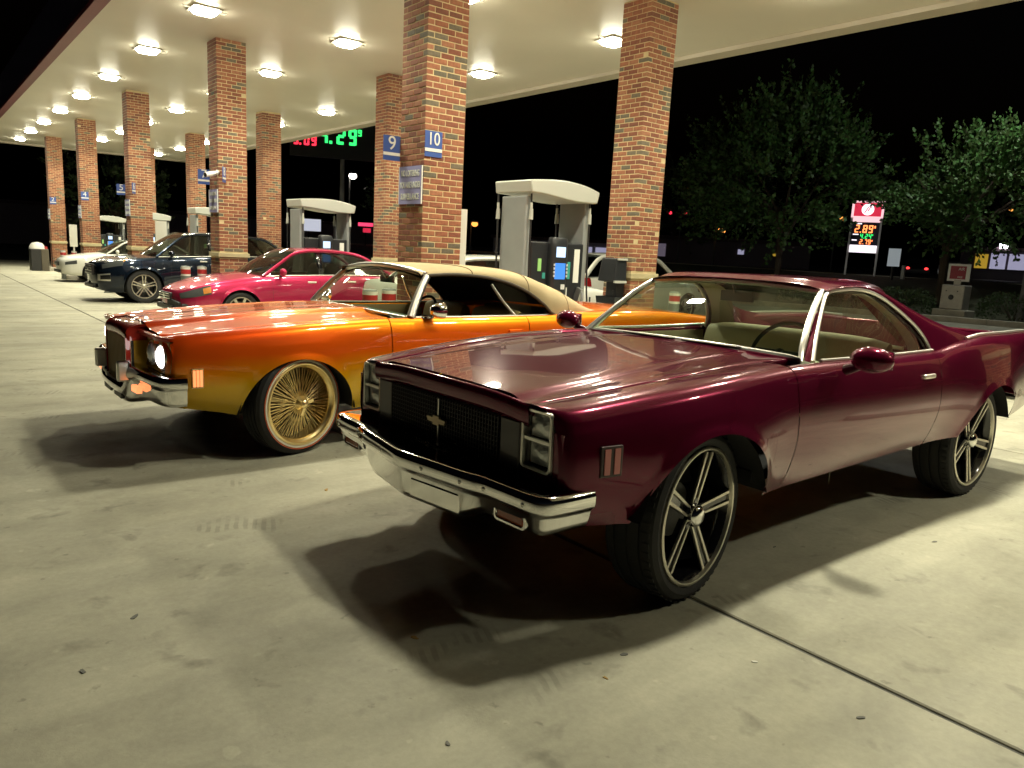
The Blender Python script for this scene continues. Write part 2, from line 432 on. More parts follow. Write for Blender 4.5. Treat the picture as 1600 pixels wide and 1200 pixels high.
# ------------------------------------------------------------------ brick columns on kerbed islands
CW = .565; BP = CW/3; BC = .0672
bk = MB(); lx, ly, lz = BP-.011, BP/2-.006, BC-.011; e = .0035
vs = []
for sx_, sy_, sz_ in ((-1,-1,-1),(1,-1,-1),(1,1,-1),(-1,1,-1),(-1,-1,1),(1,-1,1),(1,1,1),(-1,1,1)):
    vs.append((sx_*lx/2, sy_*ly/2, sz_*lz/2))
bk._add(vs, [(0,3,2,1),(4,5,6,7),(0,1,5,4),(1,2,6,5),(2,3,7,6),(3,0,4,7)])
me = bpy.data.meshes.new("brick"); me.from_pydata(bk.v, [], bk.f)
bm = bmesh.new(); bm.from_mesh(me); bmesh.ops.bevel(bm, geom=list(bm.edges), offset=e, segments=1, affect='EDGES'); bm.to_mesh(me); bm.free()
me.materials.append(M_BRICK); BRICK_ME = me
def course(i):
    """bricks of one course: (x, y, turned, visible)"""
    h = CW/2; o = BP/4; out = []
    swap = i % 2
    for s in (-1, 1):
        for kx in (-1, 0, 1): out.append((kx*BP, s*(h-o), False))
        for ky in (-.5, .5): out.append((s*(h-o), ky*BP, True))
    if swap: out = [(y, x, not t) for x, y, t in out]
    return out
M_PANEL = mat("panel_white", (.68, .68, .62), .5)
M_BLUE = mat("plate_blue", (.05, .10, .33), .4); M_WHT = mat("plate_white", (.75, .75, .70), .5)
M_NOTICE = mat("notice_blue", (.34, .33, .58), .5)
M_NLET = mat("notice_lettering", (.70, .72, .66), .5)
def island(y0, who, short=0):
    t = thing("pump_island", f"raised concrete pump island {who}", "island", (6.85+short, y0+.3, g(y0)), (-SL, 0, 0), group="raised pump islands")
    q = MB(); L, Wd, H = 2.75-short, .62, .15; pts = []
    for kk in range(32):
        th = 2*math.pi*kk/32; c, s = math.cos(th), math.sin(th)
        pts.append((math.copysign(L-Wd, c)+Wd*c if abs(c) > 1e-6 else 0, Wd*s))
    for rr, z in ((1, -.05), (1, H-.02), (.97, H)):
        pass
    rows = [[(x*s1, y*s1, z) for x, y in pts] for s1, z in ((1, -.05), (1, H-.025), (.985, H))]
    q.grid(rows, closed=True); q.f.append(tuple(range(len(q.v)-32, len(q.v))))
    q.build("kerbed_base", M_KERB, t, angle=50)
    return t
COLS = []
def column(cx, cy, nind, label, base_z=None, far=False):
    z0 = g(cy)+.15
    t = thing("brick_column", label, "column", (cx+CW/2, cy+CW/2, z0), group="brick columns carrying the canopy")
    nc = int((CZ-z0)/BC)
    q = MB(); q.ext((-CW/2+.007, -CW/2+.007, 0), (CW/2-.007, CW/2-.007, CZ-z0-.002)); q.build("mortar_core", M_MORTAR, t, smooth=False)
    bz0, bz1 = 1.035, 1.115
    cand = []
    for i in range(nc):
        z = (i+.5)*BC
        if bz0-.03 < z < bz1+.03: continue
        for (x, y, tr) in course(i):
            vis = (y < -CW/4-.01) or (x < -CW/4-.01)
            cand.append((vis, x, y, z, tr))
    # bricks of the two faces in view, nearest to eye level first
    order = sorted(range(len(cand)), key=lambda k: (not cand[k][0], abs(cand[k][3]-2.6)))
    single = set(order[:nind]); j = MB()
    for k, (vis, x, y, z, tr) in enumerate(cand):
        jit = random.uniform(-.0016, .0016)
        if k in single:
            place("brick", BRICK_ME, None, t, (x+jit, y+jit, z), (0, 0, math.pi/2 if tr else 0))
        else:
            d = (ly, lx, lz) if tr else (lx, ly, lz)
            j.box((x+jit, y+jit, z), d)
    if j.v: stuff(j.build("bricks", M_BRICKS, t, smooth=False))
    b = MB()
    for k, zz in enumerate((bz0,)):
        for s in (-1, 1):
            b.box((0, s*(CW/2-.012), (bz0+bz1)/2), (CW+.05, .075, bz1-bz0)); b.box((s*(CW/2-.012), 0, (bz0+bz1)/2+.0015), (.075, CW+.046, bz1-bz0-.002))
    b.build("stone_band", M_BAND, t, smooth=False, bevel=.006)
    return t
def plate(num, loc, rz, label):
    t = thing("number_plate", label, "number plate", loc, (0, 0, rz), group="blue pump number plates")
    q = MB(); q.box((0, .006, 0), (.235, .006, .29)); q.build("plate", M_BLUE, t, smooth=False)
    q = MB(); q.box((0, .0005, -.068), (.233, .004, .036)); q.build("stripe", M_WHT, t, smooth=False)
    me = text_mesh(num, .23 if len(num) == 1 else .205, .002, 1.0 if len(num) == 1 else .85, 0.0)
    place("numeral", me, M_WHT, t, (0, .0005, .052), (math.pi/2, 0, 0))
ISL = [7.78, 15.33, 22.9, 30.42, 37.98, .2]
NAMES = [("10", "9"), ("8", "7"), ("6", "5"), ("4", "3"), ("2", "1"), None]
WHO = ["behind the orange convertible", "behind the crimson sedan", "behind the dark blue crossover", "behind the pale sedan at the far pumps", "at the dark end beside the litter bin", "past the burgundy pickup's tail"]
for i, y in enumerate(ISL):
    island(y, WHO[i], 1.35 if i == 5 else 0)
    nm = NAMES[i][0] if NAMES[i] else None
    lab = f"red brick column bearing plate {nm} and a notice, {WHO[i]}" if nm else "red brick column standing beside the burgundy pickup's door"
    if i < 5: column(4.75, y, (300, 300, 120, 0, 0, 0)[i], lab)
    RB = ["with the paper towel box, right of the large fuel pump", "behind the pump beside the crimson sedan", "behind the pump beyond the dark blue crossover", "at the pump beyond the pale sedan", "farthest along the gutter side of the canopy", "standing past the burgundy pickup's tail"]
    if True:
        column(8.40, y, (300, 120, 0, 0, 0, 0)[i], f"red brick column {RB[i]}")
    if nm:
        z = g(y)
        ang = i in (1, 2)
        plate(nm, (4.835 if ang else 4.872, y-.105 if ang else y-.010, EYE+1.145-(.4*SL*(y-7.78))), R(58) if ang else 0, f"blue plate {nm} on the column {WHO[i]}")
        if i < 3: plate(NAMES[i][1], (4.66, y+CW+.03, EYE+1.115-(.4*SL*(y-7.78))), 0, f"blue plate {NAMES[i][1]} behind the column {WHO[i]}")
        t = thing("notice_board", f"pale blue no loitering notice on the column {WHO[i]}", "notice", (4.75-.012, y+.27, EYE+.675-(.6*SL*(y-7.78))), (0, 0, -math.pi/2), group="no loitering notices on the columns")
        q = MB(); q.box((0, 0, 0), (.53, .012, .44)); q.build("board", M_NOTICE, t, smooth=False)
        for fx_ in (.262, -.262):
            q = MB(); q.box((fx_, -.002, 0), (.008, .014, .44)); q.build("edge_strip", M_WHT, t, smooth=False)
        for kk, tx in enumerate(("NO LOITERING", "YOU ARE UNDER", "SURVEILLANCE")):
            me = text_mesh(tx, .098, .001, .62 if kk != 2 else .64, .0025)
            place("lettering", me, M_NLET, t, (0, -.0085, .135-.135*kk), (math.pi/2, 0, 0))
        # white panel between the column and the pump
        if i in (1, 3): continue
        q = MB(); q.ext((-.19, 0, .9), (.11, .05, 1.86)); q.ext((-.06, .005, 0), (-.01, .045, .9))
        o = q.build("white_panel", M_PANEL, None, (5.70, y+.6, g(y)+.15), smooth=False)
        tag(o, f"narrow white upright panel by the brick column {WHO[i]}", "panel", "white upright panels beside the columns")

# security camera on the second column
t = thing("security_camera", "small white bullet security camera on the column with plate 8", "security camera", (4.70, 15.33, EYE+1.2-.117))
q = MB(); q.cyl((-.22, -.10, -.02), (-.02, -.02, .03), .05, .045, 14); q.build("camera_body", M_WHITEPAINT, t)
q = MB(); q.cyl((-.05, -.02, .02), (.06, .02, .06), .018, None, 8); q.cyl((.02, 0, .03), (.05, .01, .08), .04, None, 12); q.build("arm", M_WHITEPAINT, t)
q = MB(); q.cyl((-.226, -.1024, -.0215), (-.219, -.0996, -.0197), .04, .04, 14); q.build("lens", M_BLACK, t)
# ================================================================== FORECOURT FURNITURE
M_PGREY = mat("pump_grey", (.27, .285, .28), .45, var=.06, vs=3)
M_PCAP = mat("pump_cap", (.46, .47, .42), .4)
M_PBLK = mat("pump_black", (.02, .022, .025), .35)
M_SCR1 = mat("screen_white", (.1, .1, .1), .3, emit=(.55, .75, 1.0), es=1.5, sample='NONE')
M_SCR2 = mat("screen_blue", (.02, .05, .1), .3, emit=(.06, .28, .95), es=1.1, sample='NONE')
M_GREEN = mat("diesel_green", (.01, .22, .06), .4); M_LGREEN = mat("label_lime", (.30, .60, .20), .5); M_TEAL = mat("label_teal", (.05, .35, .30), .5)
M_KEYS = mat("key_caps", (.6, .6, .6), .5)
def pump(loc, label):
    t = thing("fuel_pump", label, "fuel pump", loc, group="fuel pumps on the islands")
    H = 2.09
    for a, b in ((.03, .13), (1.11, 1.21)):
        q = MB(); q.ext((a, .06, 0), (b, .60, H)); q.build("tower", M_PGREY, t, bevel=.02, smooth=False)
    # moulded cap: front face outline, drawn through the depth with a soft crown
    up = [(0, 2.29), (.15, 2.305), (.40, 2.325), (.65, 2.33), (.90, 2.31), (1.10, 2.275), (1.27, 2.225)]
    lo = [(1.235, 2.07), (1.10, 2.06), (.9, 2.06), (.7, 2.07), (.45, 2.10), (.2, 2.125), (.02, 2.13)]
    DX = -.43
    U = chaikin(np.array(up), 2); Lw = chaikin(np.array(lo), 2); poly = [tuple(p) for p in U]+[tuple(p) for p in Lw]
    q = MB(); q.prism(poly, -.06, .74, 'Y'); q.build("cap", M_PCAP, t, bevel=.018, angle=30)
    q = MB(); q.ext((.132, .03, 0), (1.108, .60, 1.50)); q.build("cabinet", M_PBLK, t, bevel=.02, smooth=False)
    # bowed card reader column standing proud of the cabinet
    prof = chaikin(np.array([(.86+DX, .03), (.86+DX, -.05), (.93+DX, -.09), (1.10+DX, -.09), (1.17+DX, -.05), (1.17+DX, .03)]), 2)
    q = MB(); rows = [[(x, y, z) for x, y in prof] for z in (.25, 1.40)]
    rows += [[(1.015+DX+(x-1.015-DX)*k, .03+(y-.03)*k, 1.40+.17*math.sqrt(1-(1-kk)**2)) for x, y in prof] for k, kk in ((.97, .4), (.85, .75), (.6, 1.0))]
    q.grid(rows); q.build("card_reader", M_PBLK, t)
    def face(name, m, x0, x1, z0, z1, y=-.094): 
        q = MB(); q.ext((x0+DX, y, z0), (x1+DX, y+.012, z1)); return q.build(name, m, t, smooth=False)
    face("upper_screen", M_SCR1, .925, 1.085, 1.30, 1.44); face("lower_screen", M_SCR2, .915, 1.095, 1.00, 1.22)
    for kz in range(4):
        for x in (.885, 1.118): face("key", M_KEYS, x, x+.022, 1.03+kz*.05, 1.06+kz*.05)
    face("keypad", M_KEYS, 1.03, 1.10, .86, .93); face("card_slot", M_KEYS, 1.0, 1.09, .70, .80); face("grade_button", M_SCR1, .98, 1.04, .56, .60); face("grade_button", M_SCR1, 1.06, 1.12, .56, .60)
    face("lime_label", M_LGREEN, .69, .75, 1.10, 1.27, .02); face("teal_label", M_TEAL, .78, .83, 1.00, 1.08, .02)
    face("green_handle_boot", M_GREEN, .68, .84, .70, .92, -.01)
    face("teal_label", M_TEAL, 1.24, 1.29, 1.0, 1.24, .02); face("price_card", M_WHT, 1.36, 1.46, .95, 1.42, .02)
    face("lettering_strip", M_WHT, 1.235, 1.255, .62, .88, .02)
    q = MB(); q.box((1.0, -.03, .78), (.05, .10, .2), rx=.35); q.tube([(1.0, -.08, .86), (.99, -.12, .80), (.98, -.13, .7)], .014, 8); q.build("nozzle", mat("nozzle_metal", (.4, .4, .4), .3, .8), t)
    for x, y, zt in ((-.02, .62, 2.12), (.08, .02, 2.12), (1.07, .62, 2.07), (1.16, .02, 2.06)):
        q = MB(); pts = [(x, y, zt), (x, y-.01, 1.9), (x, y-.015, 1.7), (x-.01, y-.03, 1.2), (x, y-.06, .75), (x+.04, y-.09, .42), (x+.07, y-.06, .75)]
        q.tube(chaikin(pts, 3), .013, 8); o = q.build("hose", M_BLACK, t)
        q = MB(); q.cyl((x, y-.012, 1.78), (x, y-.014, 1.92), .03, .024, 12); q.cyl((x, y-.011, 1.92), (x, y-.006, 2.0), .018, .018, 10); q.build("breakaway", M_PCAP, o)
    return t
PL = ["big grey fuel pump with blue screen between two brick columns behind the convertible", "grey fuel pump with lit screen rising behind the crimson sedan's roof", "grey fuel pump half hidden by the column beyond the dark blue crossover", "grey fuel pump with blue screen above the pale sedan's hood", "grey fuel pump at the dark end of the islands"]
for i, y in enumerate(ISL[:5]): pump((6.45, y+.14, g(y)+.15), PL[i])

M_BGREY = mat("bollard_grey", (.16, .17, .15), .6, var=.1); M_BRED = mat("band_red", (.42, .03, .03), .45); M_BWHT = mat("band_white", (.72, .70, .62), .5)
def bollard(x, y, label):
    t = thing("bollard", label, "bollard", (x, y, g(y)), group="banded steel bollards at the island ends")
    q = MB(); q.lathe([(.085, 0), (.085, .80)], 20, 'Z'); q.lathe([(.105, 0), (.105, .02), (.086, .024)], 20, 'Z'); q.build("post", M_BGREY, t)
    for nm, m, a, b in (("white_band", M_BWHT, .80, .835), ("red_band", M_BRED, .836, .925), ("white_band", M_BWHT, .926, .965)):
        q = MB(); q.lathe([(.0, a), (.088, a), (.088, b), (.0, b)], 20, 'Z'); q.build(nm, m, t, angle=30)
    q = MB(); q.lathe([(.088, .966), (.075, .985), (.0, .995)], 20, 'Z'); q.build("cap", M_BGREY, t)
END = ["by the orange convertible", "by the crimson sedan", "by the dark blue crossover", "by the pale sedan", "at the dark far end"]
for i, y in enumerate(ISL[:5]):
    bollard(4.13, y+.08, f"red and white banded bollard {END[i]}, outer of its pair")
    bollard(4.50, y-.02 if False else y+.30, f"red and white banded bollard {END[i]}, beside the column")
    if i < 2: bollard(9.62, y+.14, f"red banded bollard right of the pump island {END[i]}")

# paper towel and squeegee station on the right-hand column
t = thing("squeegee_station", "black paper towel and windscreen washer station on the brick column", "washer station", (8.23, 7.98, g(8)+.15))
q = MB(); q.ext((-.02, -.10, .40), (.155, .12, 1.30)); q.build("back_post", M_PBLK, t, bevel=.015, smooth=False)
q = MB(); q._add([(-.17,-.19,.98),(.10,-.19,.98),(.10,.16,.98),(-.17,.16,.98),(-.12,-.17,1.33),(.10,-.17,1.33),(.10,.14,1.33),(-.12,.14,1.33)], [(0,3,2,1),(4,5,6,7),(0,1,5,4),(1,2,6,5),(2,3,7,6),(3,0,4,7)])
q.build("towel_box", M_PBLK, t, bevel=.02, smooth=False)
q = MB(); q.box((-.04, -.192, .985), (.25, .03, .035)); q.build("towel_tear_bar", M_PCAP, t, smooth=False)
q = MB(); q.box((-.01, -.182, 1.315), (.20, .02, .03)); q.build("label_strip", M_PCAP, t, smooth=False)
q = MB(); rim = [(-.20, -.26), (.08, -.26), (.08, .14), (-.20, .14)]; bot = [(-.14, -.20), (.08, -.20), (.08, .10), (-.14, .10)]
q._add([(x, y, .76) for x, y in rim]+[(x, y, .36) for x, y in bot]+[(x*.86-.008, y*.86, .76) for x, y in rim]+[(x*.8, y*.8, .62) for x, y in rim],
       [(k, (k+1) % 4, 4+(k+1) % 4, 4+k) for k in range(4)]+[(7, 6, 5, 4)]+[(k, 8+k, 8+(k+1) % 4, (k+1) % 4) for k in range(4)]+[(8+k, 12+k, 12+(k+1) % 4, 8+(k+1) % 4) for k in range(4)]+[(12, 13, 14, 15)])
q.build("bucket", M_PBLK, t, smooth=False)
q = MB(); q.cyl((-.05, -.1, .6), (-.12, -.14, .86), .011, None, 8); q.box((-.05, -.1, .61), (.16, .03, .04)); q.build("squeegee", M_BLACK, t)

# litter bin at the far island
M_BIN = mat("bin_brown", (.10, .085, .06), .6); M_BIND = mat("bin_dark", (.02, .02, .02), .6)
t = thing("litter_bin", "dark litter bin with white bag top beside the farthest brick column", "bin", (4.28, 38.0, g(38)))
q = MB(); q.ext((-.36, -.33, 0), (.02, .33, .92)); q.build("bin_body", M_BIND, t, bevel=.03, smooth=False)
q = MB(); q.ext((.022, -.33, 0), (.30, .33, .92)); q.build("side_panel", M_BIN, t, bevel=.02, smooth=False)
q = MB(); q.lathe([(.30, .92), (.29, 1.02), (.2, 1.16), (.0, 1.2)], 16, 'Z', (-.08, 0, 0)); q.build("bag_dome", M_WHITEPAINT, t)
q = MB(); q.box((.18, 0, .975), (.2, .3, .1)); q.build("red_lid", M_BRED, t, smooth=False)
# ================================================================== CARS: shared builders
def paint(name, base, metal=.65, rough=.34, flake=0.0, coat=1.0):
    m = mat(name, base, rough, metal, coat); setin(m.node_tree.nodes["Principled BSDF"], "Coat IOR", 1.45); setin(m.node_tree.nodes["Principled BSDF"], "Specular IOR Level", .04)
    return m
GL_CLEAR = glass_mat("windscreen_glass", (.78, .86, .74)); GL_SIDE = glass_mat("side_glass", (.84, .90, .82)); GL_DARK = glass_mat("tinted_glass", (.10, .11, .10), 1.0)

def arch_z(x, archs, base):
    z = base
    for xc, zc, r in archs:
        d = abs(x-xc)
        if d < r: z = max(z, zc+math.sqrt(r*r-d*d))
    return z
def stations(x0, x1, archs, step=.045):
    xs = set(np.round(np.linspace(x0, x1, max(3, int((x1-x0)/step)+1)), 5))
    for xc, zc, r in archs:
        for k in range(49):
            x = xc+r*math.cos(math.pi*k/48)*.9999
            if x0 < x < x1: xs.add(round(x, 5))
        for s in (-1.0001, 1.0001):
            x = xc+s*r
            if x0 < x < x1: xs.add(round(x, 5))
    return sorted(xs)
def loft(xs, keyf, it=2, archs=None, lip=.014, bulge=.0):
    """sections along x; wheel arches trim the side without bending it, then a lip swells round the cut"""
    out = []
    for x in xs:
        p = chaikin(keyf(x), it)
        if archs:
            m = int(np.argmax(p[:, 1])); m = max(4, min(m, int(np.argmax(p[:, 1] > p[:, 1].max()-.03))))
            z0, z1 = p[0, 1], p[m, 1]; az = arch_z(x, archs, z0)
            zs = p[:m+1, 1].copy(); nz = az+(zs-z0)/(z1-z0)*(z1-az); ny = np.interp(nz, np.maximum.accumulate(zs), p[:m+1, 0])
            for xc, zc, r in archs:
                d = np.maximum(np.sqrt((x-xc)**2+(nz-zc)**2)-r, 0) if True else 0
                ny = ny+lip*np.exp(-(d/.030)**2)+bulge*np.exp(-(d/.16)**2)*np.clip((z1-nz)/.10, 0, 1)
            p[:m+1, 0] = ny; p[:m+1, 1] = nz
        out.append([(x, y, z) for y, z in p])
    return np.array(out)
def both(car, name, P, m, **kw):
    """a panel on each side of the car; P is drawn for +y"""
    q = MB().grid(P); a = q.mirror().build(name, m, car, **kw); b = q.build(name, m, car, **kw); return a, b
def full(P):
    """half grid (edge to centre line) -> full width grid"""
    P = np.asarray(P); Q = P[:, ::-1].copy(); Q[:, :, 1] *= -1; return np.concatenate([P, Q[:, 1:]], axis=1)
def wheel_wells(car, archs, yo, yi, zmin=.3):
    for xc, zc, r in archs:
        for s in (-1, 1):
            rows = []
            for y in (yo, yi):
                rows.append([(xc+(r+.012)*math.cos(math.pi*k/20), s*y, max(zmin(xc+(r+.012)*math.cos(math.pi*k/20)) if callable(zmin) else zmin, zc+(r+.012)*math.sin(math.pi*k/20))) for k in range(21)])
            q = MB().grid(rows); o = len(q.v)
            q.v.append((xc, s*yi, zc)); base = o-21
            for k in range(20): q.f.append((base+k, base+k+1, o))
            q.build("wheel_well", M_UNDER, car)
def bumper(car, name, plan, prof, m, **kw):
    """plan: (y, x) for y>=0 from centre outwards; prof(y) -> [(outset, z)]"""
    pl = [(-y, x) for y, x in plan[::-1] if y > 1e-6]+list(plan)
    pl = np.array(pl, float); N = len(pl); rows = []
    for i in range(N):
        a = pl[max(i-1, 0)]; b = pl[min(i+1, N-1)]; t = b-a; t /= np.linalg.norm(t)
        nx, ny = -t[0], t[1]           # outward is -x at the front
        nrm = np.array([ny, -t[0]])    # (y, x)
        nrm = np.array([t[1], -t[0]])
        rows.append([(pl[i][1]+nrm[1]*o, pl[i][0]+nrm[0]*o, z) for o, z in prof(abs(pl[i][0]))])
    q = MB().grid(rows)
    return q.build(name, m, car, **kw)
def smooth_plan(pl, it=2): return [tuple(p) for p in chaikin(np.array(pl), it)]
def tube_loop(car, name, path, r, m, closed=False, n=8):
    q = MB(); q.tube(path, r, n, closed); return q.build(name, m, car)

def tyre(parent, Rt, Rr, w, n=56, grooves=3, mtl=None):
    p = [(Rr-.004, -w/2+.014), (Rr+.01, -w/2+.002), ((Rr+Rt)/2, -w/2-.006), (Rt-.014, -w/2+.006), (Rt-.004, -w/2+.026)]
    span = w-.06
    for k in range(grooves):
        c = -w/2+.03+span*(k+.5+.0)/grooves
        p += [(Rt, c-.018), (Rt, c-.006), (Rt-.008, c-.005), (Rt-.008, c+.005), (Rt, c+.006), (Rt, c+.018)]
    p += [(Rt-.004, w/2-.026), (Rt-.014, w/2-.006), ((Rr+Rt)/2, w/2+.006), (Rr-.004, w/2-.014)]
    q = MB().lathe(p, n); return q.build("tyre", mtl or M_RUBBER, parent, angle=28)
# shoulder sipes so that the tread reads as tread
def sipes(parent, Rt, w, n=56):
    q = MB()
    for k in range(n):
        a = 2*math.pi*k/n
        for y0, y1 in ((-w/2+.012, -w/2+.05),):
            c = Vector((math.cos(a)*(Rt+.0005), (y0+y1)/2, math.sin(a)*(Rt+.0005)))
            q.box(c, (.004, y1-y0, .020), 0, -a, 0)
    return stuff(q.build("tread_blocks", M_RUBBER, parent, smooth=False))

# ------------------------------------------------------------------ BURGUNDY PICKUP COUPE
P_BUR = paint("burgundy_paint", (.115, .005, .026), .45, .22, coat=.85)
P_BURD = paint("burgundy_front", (.04, .004, .012), .6, .36)
M_SEAT = mat("seat_vinyl", (.44, .38, .26), .55, bump=.1, bs=30); M_DASH = mat("dash_green", (.34, .36, .25), .6)
M_HEADL = mat("lamp_glass", (.74, .77, .76), .22, .6, 1.0, bump=.4, bs=60)
M_AMBER = mat("amber_lens", (.30, .055, .01), .2, coat=.6); M_REDL = mat("red_marker_lens", (.55, .15, .15), .3, coat=.6)
M_SILV = mat("machined_alloy", (.62, .59, .50), .28, .9); M_GBLK = mat("gloss_black", (.008, .008, .009), .15, coat=.5)

ec = thing("pickup_coupe", "glossy burgundy coupe pickup with chrome bumper and tall five spoke wheels", "car", (2.43, 2.68, g(2.68)), (-SL, 0, 0))
EA = [(0.075, .345, .412), (2.93, .345, .412)]
e_hw = pchip([(-.655, .775), (-.645, .80), (-.62, .826), (-.56, .846), (-.4, .872), (-.2, .902), (0, .922), (.25, .935), (.66, .925), (1.4, .92), (2.2, .925), (2.7, .948), (3.1, .948), (3.5, .92), (4.0, .87), (4.1, .85)])
e_sh = pchip([(-.655, .884), (-.5, .900), (-.3, .921), (0, .950), (.4, .978), (.8, .99), (1.6, .985), (2.2, .99), (2.5, 1.03), (2.9, 1.062), (3.6, 1.06), (4.1, 1.03)])
e_rz = pchip([(-.655, .45), (-.4, .43), (.5, .415), (2.2, .445), (3.5, .48), (4.1, .54)])
def e_low(x):
    hw, sh = e_hw(x), e_sh(x); rz = e_rz(x); H = sh-rz; off = .075; a = 0
    return hw, sh, [(hw-off, rz), (hw-.5*off+.012*a, rz+.16*H), (hw-.004+.012*a, rz+.40*H), (hw-.006, rz+.62*H), (hw-.022, rz+.80*H), (hw-.034, sh-.065), (hw-.046, sh-.035), (hw-.080, sh-.006)]
def e_fender(x):
    hw, sh, k = e_low(x); return k+[(hw-.15, sh+.002), (hw-.225, sh-.002), (hw-.234, sh-.005), (hw-.236, sh-.05)]
def e_door(x):
    hw, sh, k = e_low(x); return k+[(hw-.105, sh-.002), (hw-.122, sh-.018), (hw-.125, sh-.03), (hw-.127, sh-.25)]
def e_qtr(x):
    hw, sh, k = e_low(x); t = min(1, max(0, (x-2.3)/.4)); wd = .125+.045*t
    return k+[(hw-.105-.02*t, sh+.002*t), (hw-wd, sh-.014), (hw-wd-.004, sh-.03), (hw-wd-.006, sh-.35)]
fx = stations(-.655, .662, EA); fx = sorted(set(fx+[-.652, -.648, -.643, -.635, -.625]))
both(ec, "front_fender", loft(fx, e_fender, 2, EA, .012, .016), P_BUR)
both(ec, "door", loft(stations(.669, 2.148, EA), e_door, 2, EA, .012, .016), P_BUR)
both(ec, "rear_quarter", loft(stations(2.155, 4.1, EA), e_qtr, 2, EA, .012, .016), P_BUR)
e_zc = pchip([(-.665, .902), (-.4, .926), (0, .958), (.5, .988), (.97, 1.002)])
e_rg = pchip([(-.665, .50), (.3, .46), (.97, .42)])
def e_hood(x):
    hw, sh = e_hw(max(x, -.56)), e_sh(x); yh = hw-.247; zE = sh-.004; zC = e_zc(x); r = e_rg(x)
    yh = max(yh, .600) if x < -.5 else yh
    zm = zE*.55+(zC-.02)*.45
    return [(yh, zE-.045), (yh-.001, zE-.006), (yh-.008, zE+.001), (yh-.05, zE+.002), ((yh+r)/2, zE-.001), (r+.030, zE+.002), (r+.010, zE+.009), (r-.012, zC-.004), (r-.045, zC+.0), (r*.5, zC+.003), (r*.25, zC+.004), (0, zC+.004)]
both_h = full(loft(np.r_[np.linspace(-.646, -.60, 4), np.linspace(-.58, .955, 40)], e_hood))
MB().grid(both_h).build("hood", P_BUR, ec)
# nose: header strip, dark front panel, grille
def e_head(y): return -.672+.010*(y/.6)**2
rows = []
for y in np.linspace(-.60, .60, 41):
    zt = .902-.018*min(1, abs(y)/.55)**4
    rows.append([(e_head(y)+.019, y, zt-.010), (e_head(y)+.0185, y, zt-.001), (e_head(y)+.010, y, zt-.001), (e_head(y)+.001, y, zt-.008), (e_head(y)-.003, y, zt-.03), (e_head(y)+.0, y, zt-.070), (e_head(y)+.006, y, zt-.088), (e_head(y)+.03, y, zt-.094)])
MB().grid(rows).build("header_panel", P_BUR, ec, angle=60)
q = MB(); q.ext((-.590, -.76, .50), (-.56, .76, .86)); q.build("front_panel", P_BURD, ec, smooth=False)
for s in (-1, 1):
    q = MB(); q.ext((-.650, min(s*.555, s*.775), .50), (-.60, max(s*.555, s*.775), .632)); q.ext((-.649, min(s*.732, s*.782), .633), (-.60, max(s*.732, s*.782), .80)); q.build("headlight_surround", P_BUR, ec, smooth=False)
q = MB()
for s in (-1, 1):
    q.ext((-.742, s*.53, .60), (-.70, s*.585, .775))
q.build("grille_pillar", P_BURD, ec, smooth=False, bevel=.008) if False else None
for s in (-1, 1):
    q = MB(); q.ext((-.664, min(s*.43, s*.553), .565), (-.56, max(s*.43, s*.553), .808)); q.build("grille_pillar", mat("pillar_black_cherry", (.012, .003, .006), .3, coat=.4), ec, smooth=False, bevel=.006)
q = MB()
q.box((-.62, 0, .69), (.05, .86, .25))
for k in range(43):
    y = -.42+.02*k; q.box((-.664, y, .69), (.010, .0035, .23))
for k in range(12):
    q.box((-.662, 0, .585+.019*k), (.008, .85, .0035))
stuff(q.build("grille_mesh", mat("grille_black", (.010, .008, .010), .35), ec, smooth=False))
q = MB(); q.ext((-.676, -.004, .59), (-.669, .004, .80)); q.build("grille_bar", M_TRIM, ec, smooth=False)
bt = [(-.055, .012), (-.018, .012), (-.018, .024), (.018, .024), (.018, .012), (.055, .012), (.048, -.012), (.018, -.012), (.018, -.024), (-.018, -.024), (-.018, -.012), (-.048, -.012)]
q = MB(); q.prism([(a*1.35, b*.85+.705) for a, b in bt], -.688, -.677, 'X'); q.build("emblem", mat("emblem_gold", (.45, .36, .24), .3, .8), ec, smooth=False)
# stacked rectangular headlights in a chrome bezel
def rrect(cy, cz, w, h, r, n=6):
    pts = []
    for sx, sy, a0 in ((1, 1, 0), (-1, 1, 90), (-1, -1, 180), (1, -1, 270)):
        for k in range(n+1):
            a = R(a0+90*k/n); pts.append((cy+sx*(w/2-r)+r*math.cos(a), cz+sy*(h/2-r)+r*math.sin(a)))
    return pts
for s in (-1, 1):
    cy, cz, x = s*.642, .752, -.655
    o = rrect(cy, cz, .176, .238, .022); i1 = rrect(cy, cz, .150, .212, .014)
    rows = [[(x+.045, a, b) for a, b in o], [(x+.004, a, b) for a, b in o], [(x-.006, a*.999+cy*.001, b) for a, b in rrect(cy, cz, .168, .230, .02)], [(x-.004, a, b) for a, b in i1], [(x+.03, a, b) for a, b in i1]]
    h = MB().grid(rows, closed=True).build("headlight_bezel", M_TRIM, ec, angle=50)
    q = MB(); q.box((x+.006, cy, cz), (.012, .150, .012)); q.build("divider", M_TRIM, h, smooth=False)
    q = MB(); q.box((x+.034, cy, cz), (.008, .160, .222)); q.build("bucket", M_GBLK, h, smooth=False)
    for dz in (-.053, .053):
        q = MB(); P = []
        for a in np.linspace(-1, 1, 9):
            P.append([(x+.022-.014*(1-a*a)*(1-b*b), cy+s*.006+a*.060, cz+dz+b*.043) for b in np.linspace(-1, 1, 7)])
        q.grid(P); q.build("headlight", M_HEADL, h)
